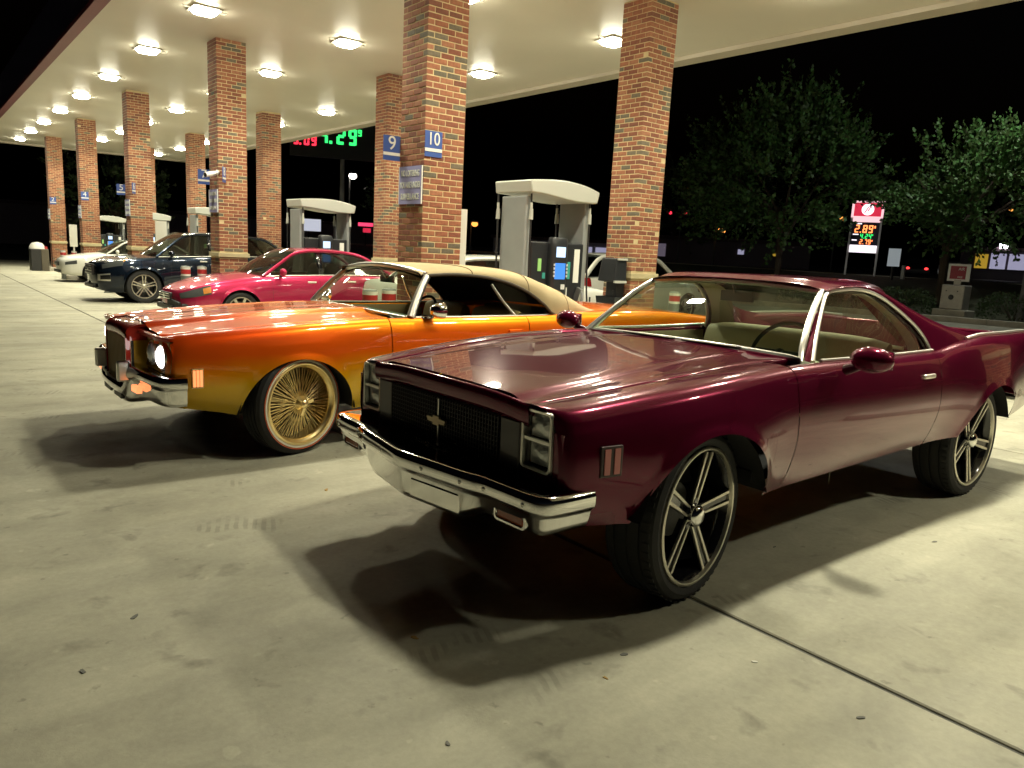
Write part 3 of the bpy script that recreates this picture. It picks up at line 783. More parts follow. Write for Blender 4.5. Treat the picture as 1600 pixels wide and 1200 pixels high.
# front bumper
plan = smooth_plan([(0, -.872), (.06, -.866), (.25, -.838), (.40, -.818), (.455, -.806), (.50, -.790), (.65, -.784), (.77, -.776), (.812, -.755), (.828, -.70), (.832, -.62), (.832, -.53)], 2)
def ecprof(y):
    lo = .385 if y < .36 else (.385+.050*min(1, (y-.36)/.12))
    return [(-.16, .585), (-.03, .596), (-.006, .597), (.008, .588), (.013, .572), (.013, .545), (.010, .530), (-.004, .520), (-.010, .508), (-.020, lo+.035), (-.030, lo+.010), (-.055, lo), (-.11, lo+.02)]
bmp = bumper(ec, "front_bumper", plan, ecprof, M_CHROME, angle=50)
q = MB(); q.box((-.823, -.22, .452), (.022, .30, .085), rz=.14); q.build("plate_panel", M_CHROME, bmp, smooth=False, bevel=.008)
for y in (-.74, -.52, -.40, -.17, .17, .40, .52, .74):
    x = float(np.interp(abs(y), [p[0] for p in plan], [p[1] for p in plan]))
    q = MB(); q.sphere((x-.012, y, .556), .0095, 10, 6, (.7, 1, 1)); q.build("bolt", M_TRIM, bmp)
for s in (-1, 1):
    q = MB(); q.box((-.758, s*.64, .478), (.022, .155, .044), rz=-s*.04); q.build("turn_signal", M_AMBER, bmp, smooth=False, bevel=.01)
    q = MB(); c = rrect(0, 0, .178, .064, .018); cc = rrect(0, 0, .160, .048, .014)
    def tw(a, b, d): return (-.765+d+a*s*.04, s*.64+a, .478+b)
    q.grid([[tw(a, b, .02) for a, b in c], [tw(a, b, -.004) for a, b in c], [tw(a, b, -.004) for a, b in cc], [tw(a, b, .02) for a, b in cc]], closed=True); q.build("signal_frame", M_CHROME, bmp)
for s in (-1, 1):    # side marker lamps
    y = s*(e_hw(-.475)-.006)
    q = MB(); q.box((-.475, y, .70), (.10, .014, .118), rz=s*.15); f_ = q.build("marker_frame", mat("marker_dark", (.03, .01, .012), .3), ec, smooth=False, bevel=.004)
    for dx in (-.022, .022):
        q = MB(); q.box((-.475+dx, y+s*.006+s*.15*dx, .70), (.026, .010, .096), rz=s*.15); q.build("marker_lens", M_REDL, f_, smooth=False)
# windscreen and its bright surround
def wb(y): return (.955-.0*(1-(y/.72)**2), y, .984+.012*(1-(y/.72)**2))
def wt(y): return (1.345-.035*(1-(y/.575)**2), y, 1.300+.030*(1-(y/.575)**2))
A = [wb(y) for y in np.linspace(-.72, .72, 25)]; B = [wt(y) for y in np.linspace(-.575, .575, 25)]
MB().grid(ruled(A, B, 25, 10, (-.022, 0, .018))).build("windscreen", GL_CLEAR, ec)
ring = A+[tuple(p) for p in ruled([A[-1], A[-1]], [B[-1], B[-1]], 2, 8, (-.022, 0, .018))[1:-1, 0]]+B[::-1]+[tuple(p) for p in ruled([B[0], B[0]], [A[0], A[0]], 2, 8, (-.022, 0, .018))[1:-1, 0]]
tube_loop(ec, "windscreen_trim", [(p[0]-.014, p[1]*1.014, p[2]+(.012 if p[2] > 1.2 else .005)) for p in ring], .017, M_TRIM, True)
# side window outline, roof and sail panels (drawn for +y)
WIN = chaikin([(.955, .785, .985), (1.06, .728, 1.09), (1.25, .638, 1.25), (1.33, .606, 1.306), (1.42, .603, 1.322), (1.66, .603, 1.332), (1.84, .630, 1.303), (2.02, .690, 1.205), (2.15, .752, 1.10), (2.205, .792, 1.005), (2.195, .802, .972)], 2)
roof_edge = chaikin([(1.335, .592, 1.318), (1.45, .585, 1.342), (1.67, .580, 1.352), (1.86, .590, 1.342), (2.05, .626, 1.278), (2.23, .676, 1.202), (2.41, .735, 1.140), (2.62, .79, 1.094), (2.85, .815, 1.068), (3.0, .82, 1.05)], 2)
wsub = [p for p in WIN if p[0] > 1.33 and p[2] > .96]
wtop = np.array([p for p in WIN if p[0] >= 1.335]); wtop = np.vstack([wtop, [[2.225, .83, .93]]])
SAIL = ruled(wtop, roof_edge, 40, 7, (0, .022, .006))
both(ec, "sail_panel", SAIL, P_BUR, angle=60)
inner = np.array([(p[0]-.04, p[1]-.12*min(1, max(0, (p[0]-1.5)/.4)), p[2]-.02-.2*min(1, max(0, (p[0]-1.9)/.6))) for p in roof_edge if p[0] > 1.75])
outer = np.array([p for p in roof_edge if p[0] > 1.75])
both(ec, "sail_inner_panel", ruled(outer, inner, 24, 4, (0, -.01, .012)), P_BUR)
def rsec(x):
    i = int(np.argmin(np.abs(roof_edge[:, 0]-x))); ye = float(np.interp(x, roof_edge[:, 0], roof_edge[:, 1])); ze = float(np.interp(x, roof_edge[:, 0], roof_edge[:, 2]))
    fr = max(0, (1.42-x)/.12); zt = 1.385-.055*fr*fr-(.03*((x-1.90)/.25)**2 if x > 1.90 else 0)
    ye = min(ye, .592); ze = max(ze, 1.27)
    return [(ye, ze), (ye-.03, ze+.5*(zt-.012-ze)), (ye-.10, zt-.012), (ye*.55, zt-.003), (0, zt)]
def rgrid():
    rows = []
    for x in np.linspace(1.31, 2.07, 22):
        r = chaikin(rsec(max(x, 1.335)), 2); rows.append([(x+(.0 if x > 1.34 else 0)-(.035*(1-(y/.575)**2) if x < 1.36 else .035*(1-(y/.575)**2)*max(0, (1.55-x)/.19) if x < 1.55 else 0), y, z) for y, z in r])
    return full(rows)
MB().grid(rgrid()).build("roof", P_BUR, ec)
for s in (-1, 1):
    tube_loop(ec, "window_trim", [(p[0], s*(p[1]+.004), p[2]) for p in WIN], .0105, M_TRIM)
    sill = [(x, s*(e_hw(x)-.108), e_sh(x)+.002) for x in np.linspace(.98, 2.20, 16)]
    tube_loop(ec, "sill_trim", sill, .0095, M_TRIM)
    # pillar between windscreen and door glass
    a = [(wb(.72)[0]+.01, s*.735, wb(.72)[2]), (1.12, s*.672, 1.13), (1.345, s*.588, 1.306)]
    b = [(.965, s*.785, .975), (1.12, s*.698, 1.13), (1.345, s*.608, 1.312)]
    MB().grid(ruled(chaikin(a, 2), chaikin(b, 2), 14, 4)).build("windscreen_pillar", P_BUR, ec)
    # door glass
    wb_ = resample(np.array([p for p in WIN]), 40); bot = resample(np.array([(x, e_hw(x)-.115, e_sh(x)-.01) for x in np.linspace(.99, 2.19, 12)]), 40)
    bot[:, 0] = np.linspace(.99, 2.19, 40)
    q = MB().grid(ruled([(p[0], s*(p[1]-.012), p[2]) for p in wb_], [(p[0], s*p[1], p[2]) for p in bot], 40, 3)); q.build("door_glass", GL_SIDE, ec)
    # interior trim behind the sail
    tr = [(p[0]-.02, s*(p[1]-.05), p[2]) for p in WIN if p[0] > 1.5]; tr2 = [(p[0]+.10, s*(p[1]-.16), p[2]-.02) for p in WIN if p[0] > 1.5]
    MB().grid(ruled(tr, tr2, 20, 3)).build("pillar_lining", M_SEAT, ec)
    # door mirror
    q = MB(); q.sphere((1.02, s*1.04, 1.025), .062, 18, 12, (.95, 1.65, .98)); mo = q.build("door_mirror", P_BUR, ec)
    q = MB(); q.cyl((1.07, s*.90, .955), (1.03, s*1.0, .995), .026, .02, 12); q.build("mirror_stalk", P_BURD, mo)
    q = MB(); q.box((1.077, s*1.04, 1.025), (.006, .15, .085)); q.build("mirror_glass", M_CHROME, mo, smooth=False, bevel=.003)
    # door handle
    y = s*(e_hw(2.0)-.028)
    q = MB(); q.box((1.99, y+s*.012, .865), (.135, .022, .026)); q.build("door_handle", M_TRIM, ec, smooth=False, bevel=.008)
for s in (-1, 1): tube_loop(ec, "bed_rail_trim", [(x, s*(e_hw(x)-.118), e_sh(x)+.006) for x in np.linspace(2.62, 4.06, 20)], .013, M_TRIM)
# cowl vent
for s in (-1, 1):
    q = MB(); q.box((.905, s*.22, 1.010), (.045, .36, .006)); v_ = q.build("cowl_vent", M_GBLK, ec, smooth=False)
    q = MB()
    for k in range(22): q.box((.905, s*.22-.17+.0162*k, 1.0135), (.042, .005, .004))
    stuff(q.build("vent_fins", M_TRIM, v_, smooth=False))
# rear window, bed, tail
MB().grid(ruled([(2.18, y, .98) for y in np.linspace(-.66, .66, 9)], [(1.99, y, 1.345) for y in np.linspace(-.56, .56, 9)], 9, 4)).build("rear_window", GL_CLEAR, ec)
q = MB(); q.tube([(2.18, -.66, .985), (2.18, .66, .985)], .012, 8); q.build("rear_window_trim", M_TRIM, ec)
q = MB(); q.ext((2.2, -.76, .70), (4.07, .76, .73)); q.ext((2.18, -.78, .60), (2.21, .78, .975)); q.build("bed_floor", P_BURD, ec, smooth=False)
q = MB(); q.ext((4.06, -.85, .56), (4.11, .85, 1.02)); q.build("tailgate", P_BUR, ec, smooth=False, bevel=.015)
bumper_r = MB(); bumper_r.ext((4.12, -.90, .50), (4.26, .90, .66)); bumper_r.build("rear_bumper", M_CHROME, ec, smooth=False, bevel=.03)
# cabin
q = MB(); q.ext((-.6, -.62, .44), (4.0, .62, .52)); q.ext((-.60, -.48, .50), (.80, .48, .80)); q.ext((.45, -.84, .47), (2.5, .84, .52)); q.build("underbody", M_UNDER, ec, smooth=False)
q = MB(); q.grid(full([[(x, .80, z-.35), (x, .80, z-.04), (x, .70, z), (x, 0, z+.01)] for x, z in ((.93, .985), (1.08, .985), (1.2, .955), (1.235, .90), (1.22, .68))])); q.build("dashboard", M_DASH, ec)
def seatgrid(prof, y0, y1, n=14):
    rows = []
    for k in range(n):
        t = k/(n-1); y = y0+(y1-y0)*t; sc = 1-.06*(abs(2*t-1)**6); rows.append([(x, y, .55+(z-.55)*sc) for x, z in prof])
    return rows
pr = chaikin([(1.45, .60), (1.48, .76), (1.62, .79), (1.86, .75), (1.93, .72), (1.99, .98), (2.03, 1.045), (2.09, 1.04), (2.10, .9), (2.08, .6)], 2)
MB().grid(seatgrid(pr, -.64, .64)).build("bench_seat", M_SEAT, ec)
q = MB(); th = [2*math.pi*k/32 for k in range(32)]
q.tube([(1.37+.19*math.cos(a)*.45, -.36+.19*math.sin(a), .955+.19*math.cos(a)*.88) for a in th], .012, 8, True)
q.cyl((1.22, -.36, .86), (1.37, -.36, .955), .03, .035, 10); q.box((1.36, -.36, .955), (.02, .34, .035)); q.build("steering_wheel", M_BLACK, ec)
q = MB(); q.box((1.42, 0, 1.25), (.02, .22, .06)); q.cyl((1.40, 0, 1.27), (1.37, 0, 1.32), .008); q.build("rear_view_mirror", M_BLACK, ec, smooth=False)
q = MB(); q.grid(full([[(x, .57, 1.30), (x, .45, 1.335), (x, 0, 1.35)] for x in np.linspace(1.36, 2.0, 6)])); q.build("headliner", M_SEAT, ec)
for s in (-1, 1):
    q = MB(); q.ext((.95, s*.785, .52), (2.16, s*.80, .955)); q.build("door_card", M_SEAT, ec, smooth=False)
wheel_wells(ec, EA, .90, .50, lambda x: e_rz(x)+.02)
# tall alloy wheels
def star_wheel(car, loc, rot, Rt=.372, Rr=.299, w=.235, phase=78):
    q = MB(); q.lathe([(Rr-.016, -w/2+.010), (Rr-.026, -w/2+.024), (Rr-.036, -w/2+.05), (Rr-.05, .02), (Rr-.055, w/2-.03), (.06, w/2-.035), (0, w/2-.035)], 56)
    wh = q.build("wheel", M_GBLK, car, loc, rot=rot)
    tyre(wh, Rt, Rr, w); sipes(wh, Rt, w)
    q = MB(); q.lathe([(Rr+.004, -w/2+.012), (Rr+.003, -w/2-.004), (Rr-.003, -w/2-.008), (Rr-.011, -w/2-.006), (Rr-.014, -w/2+.002), (Rr-.017, -w/2+.012)], 72); q.build("rim_lip", M_SILV, wh, angle=50)
    for k in range(5):
        a = R(phase+72*k); ca, sa = math.cos(a), math.sin(a)
        def P(r, t, y): return (r*ca-t*sa, y, r*sa+t*ca)
        r0, r1 = .045, Rr-.022
        yo0, yo1 = -w/2+.030, -w/2+.004
        q = MB(); vs = []
        for r, hw_, yo in ((r0, .023, yo0), (r1, .032, yo1)):
            vs += [P(r, -hw_, yo+.008), P(r, hw_, yo+.008), P(r, hw_*.85, yo+.04), P(r, -hw_*.85, yo+.04)]
        q._add(vs, [(0, 1, 5, 4), (1, 2, 6, 5), (2, 3, 7, 6), (3, 0, 4, 7), (0, 3, 2, 1), (4, 5, 6, 7)]); q.build("spoke", M_GBLK, wh, smooth=False)
        for s in (-1, 1):
            q = MB(); vs = []
            for r, ti, to, yo in ((r0, .012, .024, yo0), (r1, .017, .033, yo1)):
                vs += [P(r, s*ti, yo), P(r, s*to, yo), P(r, s*to, yo+.012), P(r, s*ti, yo+.012)]
            q._add(vs, [(0, 1, 5, 4), (1, 2, 6, 5), (2, 3, 7, 6), (3, 0, 4, 7), (0, 3, 2, 1), (4, 5, 6, 7)]); q.build("spoke_face", M_SILV, wh, smooth=False, bevel=.002)
        q = MB(); q.cyl(P(.058, 0, yo0-.004), P(.058, 0, yo0+.02), .016, .016, 6); q.build("lug_pocket", M_GBLK, wh, smooth=False)
    q = MB(); q.lathe([(.050, -w/2+.030), (.050, -w/2+.012), (.042, -w/2-.002), (.026, -w/2-.010), (0, -w/2-.012)], 28); q.build("centre_cap", M_CHROME, wh)
    q = MB(); q.lathe([(.12, .03), (.12, .01), (.03, .005), (0, .005)], 28); q.build("brake_drum", mat("brake_iron", (.10, .10, .10), .5, .6), wh)
    return wh
star_wheel(ec, (.095, -.715, .372), (0, 0, R(9))); star_wheel(ec, (2.93, -.735, .372), (0, R(20), 0))
star_wheel(ec, (.095, .715, .372), (0, 0, math.pi+R(9))); star_wheel(ec, (2.93, .735, .372), (0, 0, math.pi))
# ------------------------------------------------------------------ ORANGE CONVERTIBLE
def fade_paint():
    m = mat("orange_fade_paint", (.7, .15, .01), .34, .55, 1.0)
    n, l = nodes_of(m); b = n["Principled BSDF"]
    tc = n.new("ShaderNodeTexCoord"); sp = n.new("ShaderNodeSeparateXYZ"); l.new(tc.outputs["Object"], sp.inputs[0])
    nz = n.new("ShaderNodeTexNoise"); nz.inputs["Scale"].default_value = 2.2; l.new(tc.outputs["Object"], nz.inputs["Vector"])
    ad = n.new("ShaderNodeMath"); ad.operation = 'MULTIPLY_ADD'; ad.inputs[1].default_value = .10; l.new(nz.outputs[0], ad.inputs[0]); l.new(sp.outputs[2], ad.inputs[2])
    # the sprayed fade lifts over the wheel arch
    cr = n.new("ShaderNodeValToRGB"); e = cr.color_ramp.elements
    mr = n.new("ShaderNodeMapRange"); mr.inputs[1].default_value = .40; mr.inputs[2].default_value = 1.06; l.new(ad.outputs[0], mr.inputs[0]); l.new(mr.outputs[0], cr.inputs[0])
    e[0].position = 0; e[0].color = (.42, .27, .006, 1); e[1].position = 1; e[1].color = (.80, .12, .012, 1)
    for p, c in ((.26, (.58, .33, .006)), (.42, (.86, .30, .004)), (.56, (.92, .15, .005)), (.72, (.90, .13, .006)), (.86, (1.0, .30, .008))):
        k = e.new(p); k.color = (*c, 1)
    cr2 = n.new("ShaderNodeValToRGB"); e2 = cr2.color_ramp.elements; l.new(mr.outputs[0], cr2.inputs[0])
    e2[0].position = 0; e2[0].color = (.42, .27, .006, 1); e2[1].position = 1; e2[1].color = (.50, .038, .010, 1)
    for p, c in ((.26, (.58, .33, .006)), (.42, (.80, .24, .004)), (.56, (.82, .11, .005)), (.72, (.74, .075, .006)), (.86, (.60, .050, .008))):
        k = e2.new(p); k.color = (*c, 1)
    mf = n.new("ShaderNodeMapRange"); mf.interpolation_type = 'SMOOTHSTEP'; mf.inputs[1].default_value = -.7; mf.inputs[2].default_value = .95; l.new(sp.outputs[0], mf.inputs[0])
    mxc = n.new("ShaderNodeMixRGB"); l.new(mf.outputs[0], mxc.inputs[0]); l.new(cr2.outputs[0], mxc.inputs[1]); l.new(cr.outputs[0], mxc.inputs[2])
    l.new(mxc.outputs[0], b.inputs["Base Color"]); setin(b, 'Coat IOR', 1.45); setin(b, 'Specular IOR Level', .04); return m
P_OR = fade_paint()
P_GOLD = paint("gold_recess_paint", (.40, .22, .015), .5, .38)
P_ORD = paint("dark_red_nose_paint", (.30, .022, .012), .6, .36)
M_FAB = mat("tan_canvas", (.40, .31, .17), .9, var=.06, vs=4, bump=.25, bs=220)
M_TANS = mat("tan_leather", (.46, .34, .18), .5, bump=.1, bs=25)
M_GOLDW = mat("gold_plate", (.95, .76, .38), .30, 1.0)
M_WWALL = mat("whitewall", (.62, .57, .45), .6); M_OSTR = mat("orange_tyre_stripe", (.55, .10, .03), .5)
M_HLIT = mat("lit_headlight", (.9, .9, .9), .2, emit=(1, .95, .90), es=9.0)
M_ALIT = mat("lit_amber", (.5, .1, .02), .25, emit=(1.0, .28, .10), es=1.6, sample='NONE')

oc = thing("convertible_car", "orange and gold fade painted convertible with tan canvas top and gold wire wheels", "car", (2.09, 5.80, g(5.80)), (-SL, 0, 0))
OA = [(-.065, .275, .405), (3.2, .275, .405)]
o_hw = pchip([(-.90, .86), (-.885, .91), (-.85, .945), (-.75, .965), (-.5, .985), (0, 1.0), (.6, .995), (1.5, .985), (2.4, .985), (3.2, 1.0), (4.0, .96), (4.7, .88)])
o_sh = pchip([(-.90, .832), (-.8, .850), (-.4, .885), (.1, .918), (.65, .938), (1.4, .935), (2.2, .938), (2.7, .965), (3.3, .972), (4.0, .94), (4.7, .88)])
o_rz = pchip([(-.90, .40), (-.6, .345), (-.40, .305), (.42, .29), (1.5, .285), (2.8, .29), (3.7, .34), (4.7, .42)])
def o_low(x):
    hw, sh = o_hw(x), o_sh(x); rz = o_rz(x); H = sh-rz; off = .09; a = 0
    return hw, sh, [(hw-off, rz), (hw-.45*off+.006*a, rz+.18*H), (hw-.008+.006*a, rz+.42*H), (hw, rz+.60*H), (hw-.012, rz+.78*H), (hw-.035, sh-.045), (hw-.065, sh-.010), (hw-.10, sh+.001)]
def o_fender(x):
    hw, sh, k = o_low(x); return k+[(hw-.17, sh-.002), (hw-.25, sh-.012), (hw-.254, sh-.018), (hw-.256, sh-.06)]
def o_door(x):
    hw, sh, k = o_low(x); return k+[(hw-.125, sh-.004), (hw-.145, sh-.018), (hw-.148, sh-.03), (hw-.15, sh-.25)]
def o_qtr(x):
    hw, sh, k = o_low(x); t = min(1, max(0, (x-2.3)/.5)); w = .15+.12*t
    return k+[(hw-.13-.06*t, sh-.002), (hw-w+.02, sh-.006), (hw-w, sh-.010), (hw-w-.004, sh-.06)]
fx = sorted(set(stations(-.90, .632, OA)+[-.895, -.888, -.88, -.87, -.86]))
both(oc, "front_fender", loft(fx, o_fender, 2, OA, .010, .010), P_OR)
both(oc, "door", loft(stations(.640, 1.955, OA), o_door, 2, OA, .010, .010), P_OR)
both(oc, "rear_quarter", loft(stations(1.963, 4.7, OA), o_qtr, 2, OA, .010, .010), P_OR)
o_zc = pchip([(-1.0, .845), (-.93, .872), (-.6, .905), (-.1, .945), (.4, .968), (.74, .975)])
def o_hood(x):
    xx = max(x, -.80); hw, sh = o_hw(xx), o_sh(xx); yh = hw-.266; zE = sh-.012; zC = o_zc(x); r = .33+.08*max(0, (x+.3))
    return [(yh, zE-.045), (yh-.001, zE-.006), (yh-.008, zE+.001), (yh-.06, zE+.004), ((yh+r)/2, zE*.6+(zC-.025)*.4), (r+.05, zC-.028), (r+.012, zC-.012), (r-.02, zC), (r-.07, zC+.005), (r*.5, zC+.003), (r*.25, zC+.004), (0, zC+.006)]
MB().grid(full(loft(np.r_[np.linspace(-.885, -.84, 4), np.linspace(-.82, .735, 38)], o_hood))).build("hood", P_OR, oc)
# beak over the central grille
rows = []
for x, zt, w in ((-.872, .880, .345), (-.92, .875, .342), (-.97, .866, .335), (-1.0, .853, .325), (-1.015, .830, .322), (-1.015, .80, .322), (-1.005, .775, .322), (-.97, .765, .322)):
    rows.append([(x, y*w, zt-.020*abs(y)**3) for y in np.linspace(-1, 1, 15)])
MB().grid(rows).build("hood_beak", P_ORD, oc, angle=55)
for s in (-1, 1):
    rows = [[(x, s*.332, z) for x, z in ((-.86, .875), (-.93, .868), (-.985, .852), (-1.008, .83), (-1.010, .78))], [(x, s*.336, z) for x, z in ((-.86, .762), (-.93, .762), (-.985, .762), (-1.0, .762), (-1.0, .762))]]
    MB().grid(rows).build("nose_side", P_ORD, oc)
    rows = [[(x, s*.334, z) for x in (-.85, -.92, -.965)] for z in (.44, .60, .764)]
    MB().grid(rows).build("nose_cheek", P_GOLD, oc)
# headlight recess: gold pan, brow, lamps
for s in (-1, 1):
    q = MB(); P = []
    for y in np.linspace(.335, .93, 10):
        lip = -.885+.045*max(0, (y-.80)/.13)**2
        P.append([(lip-.02, s*y, .815), (-.885, s*y, .80), (-.872, s*y, .72), (-.885, s*y, .62), (lip-.01, s*y, .60)])
    q.grid(P); pan = q.build("headlight_recess", P_GOLD, oc, angle=40)
    q = MB(); P = []
    for y in np.linspace(.335, .925, 14):
        lip = -.935+.05*max(0, (y-.78)/.145)**2
        P.append([(lip+.03, s*y, .838), (lip+.006, s*y, .838), (lip-.004, s*y, .832), (lip, s*y, .812), (lip+.03, s*y, .806)])
    q.grid(P); q.build("brow", P_ORD, pan, angle=60)
    for y, lit in ((.80, True), (.56, False)):
        q = MB(); c = (-.862, s*y, .708)
        q.lathe([(.0, -.072), (.04, -.069), (.066, -.055), (.072, -.04)], 24, 'X', c); q.build("headlight", M_HLIT if lit else M_HEADL, pan)
        q = MB(); q.lathe([(.072, -.045), (.082, -.045), (.084, 0.01)], 24, 'X', c); q.build("lamp_ring", M_TRIM, pan)
    q = MB(); q.ext((-.87, s*.86 if s > 0 else -.94, .585), (-.86, s*.94 if s > 0 else -.86, .83)); 
# grille
q = MB(); q.ext((-.975, -.325, .46), (-.95, .325, .775)); gr = q.build("grille_back", mat("grille_brown", (.02, .015, .010), .5), oc, smooth=False)
for k in range(15):
    y = -.308+.044*k
    q = MB(); q.box((-.992, y, .617), (.030, .010, .31)); q.build("grille_bar", mat("grille_bronze", (.50, .38, .22), .4, .6), gr, smooth=False)
for s in (-1, 1):
    q = MB(); q.box((-1.0, s*.325, .62), (.03, .016, .32)); q.build("grille_edge", P_ORD, gr, smooth=False)
# bumper: bars either side, dropping under the grille
plan = smooth_plan([(0, -1.055), (.2, -1.05), (.34, -1.04), (.40, -1.02), (.46, -1.0), (.7, -.985), (.88, -.965), (.962, -.93), (.99, -.87), (.995, -.805)], 2)
def sm(a, b, t): t = min(1, max(0, t)); t = t*t*(3-2*t); return a+(b-a)*t
def ocprof(y):
    zt = sm(.475, .60, (y-.335)/.08); zb = sm(.335, .405, (y-.25)/.45); mid = zt-.075
    return [(-.14, zt-.01), (-.03, zt), (-.005, zt-.004), (.010, zt-.018), (.014, zt-.035), (.012, zt-.055), (.0, mid), (-.010, mid-.012), (-.012, mid-.02), (-.018, zb+.03), (-.03, zb+.008), (-.05, zb), (-.12, zb+.02)]
ob = bumper(oc, "front_bumper", plan, ocprof, M_CHROME, angle=50)
for s in (-1, 1):
    q = MB(); q.box((-1.045, s*.375, .565), (.075, .055, .135)); q.build("bumper_guard", M_TRIM, ob, smooth=False, bevel=.012)
    q = MB(); q.box((-1.004, s*.56, .472), (.034, .13, .044), rz=-s*.06); q.build("turn_signal", M_ALIT, ob, smooth=False, bevel=.006)
    q = MB(); q.box((-1.035, s*.17, .385), (.02, .22, .045)); q.build("air_slot", M_BLACK, ob, smooth=False)
    y = s*(o_hw(-.735)-.003)
    q = MB(); q.box((-.735, y, .585), (.072, .012, .125)); f_ = q.build("marker_frame", M_GOLDW, oc, smooth=False, bevel=.003)
    for dx in (-.021, 0, .021):
        q = MB(); q.box((-.735+dx, y+s*.005, .585), (.015, .012, .105)); q.build("marker_lens", M_ALIT, f_, smooth=False)
# windscreen
def owb(y): return (.75-.05*(1-(y/.88)**2)+.08*(abs(y)/.88)**4, y, .935+.035*(1-(y/.88)**2))
def owt(y): return (1.075-.035*(1-(y/.70)**2), y, 1.245+.055*(1-(y/.70)**2))
A = [owb(y) for y in np.linspace(-.88, .88, 25)]; B = [owt(y) for y in np.linspace(-.70, .70, 25)]
MB().grid(ruled(A, B, 25, 9, (-.008, 0, .006))).build("windscreen", GL_CLEAR, oc)
tube_loop(oc, "windscreen_header", [(p[0]+.01, p[1], p[2]+.012) for p in B], .022, M_TRIM)
tube_loop(oc, "windscreen_base_trim", [(p[0]-.008, p[1], p[2]+.002) for p in A], .010, M_TRIM)
for s in (-1, 1):
    pl = ruled([A[-1], A[-1]], [B[-1], B[-1]], 2, 9, (-.008, 0, .006))[:, 0]; pl = [(p[0]+.008, s*(p[1]+.012), p[2]) for p in pl]
    tube_loop(oc, "windscreen_pillar", pl, [.030]*3+[.028]*3+[.025]*3, M_TRIM, n=10)
    tube_loop(oc, "pillar_seal", [(p[0]+.036, p[1]-s*.006, p[2]) for p in pl], .011, M_BLACK)
# canvas top
t_e = pchip([(1.05, .705), (1.4, .72), (1.71, .745), (2.01, .80), (2.33, .865), (2.61, .80), (2.97, .72)])
t_z = pchip([(1.05, 1.252), (1.35, 1.268), (1.61, 1.255), (1.80, 1.225), (2.03, 1.145), (2.20, 1.035), (2.33, .935), (2.51, .945), (2.97, .955)])
t_c = pchip([(1.05, 1.295), (1.25, 1.320), (1.6, 1.340), (2.01, 1.325), (2.31, 1.262), (2.61, 1.145), (2.86, 1.01), (2.97, .966)])
def t_sec(x):
    ye, ze, zc = t_e(x), t_z(x), t_c(x); D = zc-ze
    return [(ye, ze), (ye-.004, ze+.22*D), (ye-.03, ze+.5*D), (ye-.10, ze+.74*D), (ye*.66, ze+.90*D), (ye*.36, ze+.975*D), (0, zc)]
TP = full(loft(np.linspace(1.035, 2.97, 46), t_sec)); 
MB().grid(TP).build("canvas_top", M_FAB, oc, angle=70)
q = MB().grid(np.array(TP)*np.array([1, .985, 1])+np.array([0, 0, -.014])); q.build("top_lining", mat("top_lining_black", (.012, .011, .010), .9), oc)
for xs_ in (1.52, 2.06, 2.52):
    h_ = [(xs_, y, z+.002) for y, z in chaikin(t_sec(xs_), 2)]; tube_loop(oc, "top_seam", h_+[(a, -b, c) for a, b, c in h_[::-1][1:]], .0045, mat("seam_tan", (.24, .18, .10), .9), n=5)
for s in (-1, 1):
    ed = [(x, s*(t_e(x)+.002), t_z(x)-.004) for x in np.linspace(1.05, 2.33, 24)]
    tube_loop(oc, "top_edge_binding", ed, .013, mat("binding_brown", (.05, .035, .02), .7))
    # quarter glass with its bright leading frame
    xs = np.linspace(1.71, 2.31, 14)
    up = [(x, s*(t_e(x)-.014), t_z(x)-.012) for x in xs]; lo = [(x, s*(o_hw(x)-.14), .928) for x in np.linspace(1.89, 2.31, 14)]
    MB().grid(ruled(up, lo, 14, 4)).build("quarter_glass", GL_SIDE, oc)
    fr = [(1.71, s*.735, 1.19), (1.75, s*.762, 1.12), (1.81, s*.80, 1.03), (1.90, s*.84, .928)]
    tube_loop(oc, "quarter_frame", chaikin(fr, 2), .012, M_TRIM)
    tube_loop(oc, "sill_trim", [(x, s*(o_hw(x)-.138), o_sh(x)-.002) for x in np.linspace(.86, 2.33, 18)], .009, M_TRIM)
    # chrome bullet mirror
    q = MB(); q.lathe([(.0, -.10), (.03, -.09), (.055, -.05), (.064, 0), (.064, .012), (.0, .012)], 20, 'X', (1.04, s*1.01, 1.0)); mo = q.build("door_mirror", M_CHROME, oc)
    q = MB(); q.cyl((1.01, s*.90, .935), (1.02, s*.99, .975), .014, .012, 10); q.lathe([(.05, .938), (.04, .948), (0, .95)], 16, 'Z', (.98, s*.905, -.003)); q.build("mirror_stalk", M_CHROME, mo)
    y = s*(o_hw(1.8)-.022)
    q = MB(); q.box((1.80, y+s*.010, .822), (.14, .02, .024)); q.build("door_handle", P_OR, oc, smooth=False, bevel=.008)
    q = MB(); q.ext((.85, s*.835, .40), (2.0, s*.85, .91)); q.build("door_card", M_TANS, oc, smooth=False)
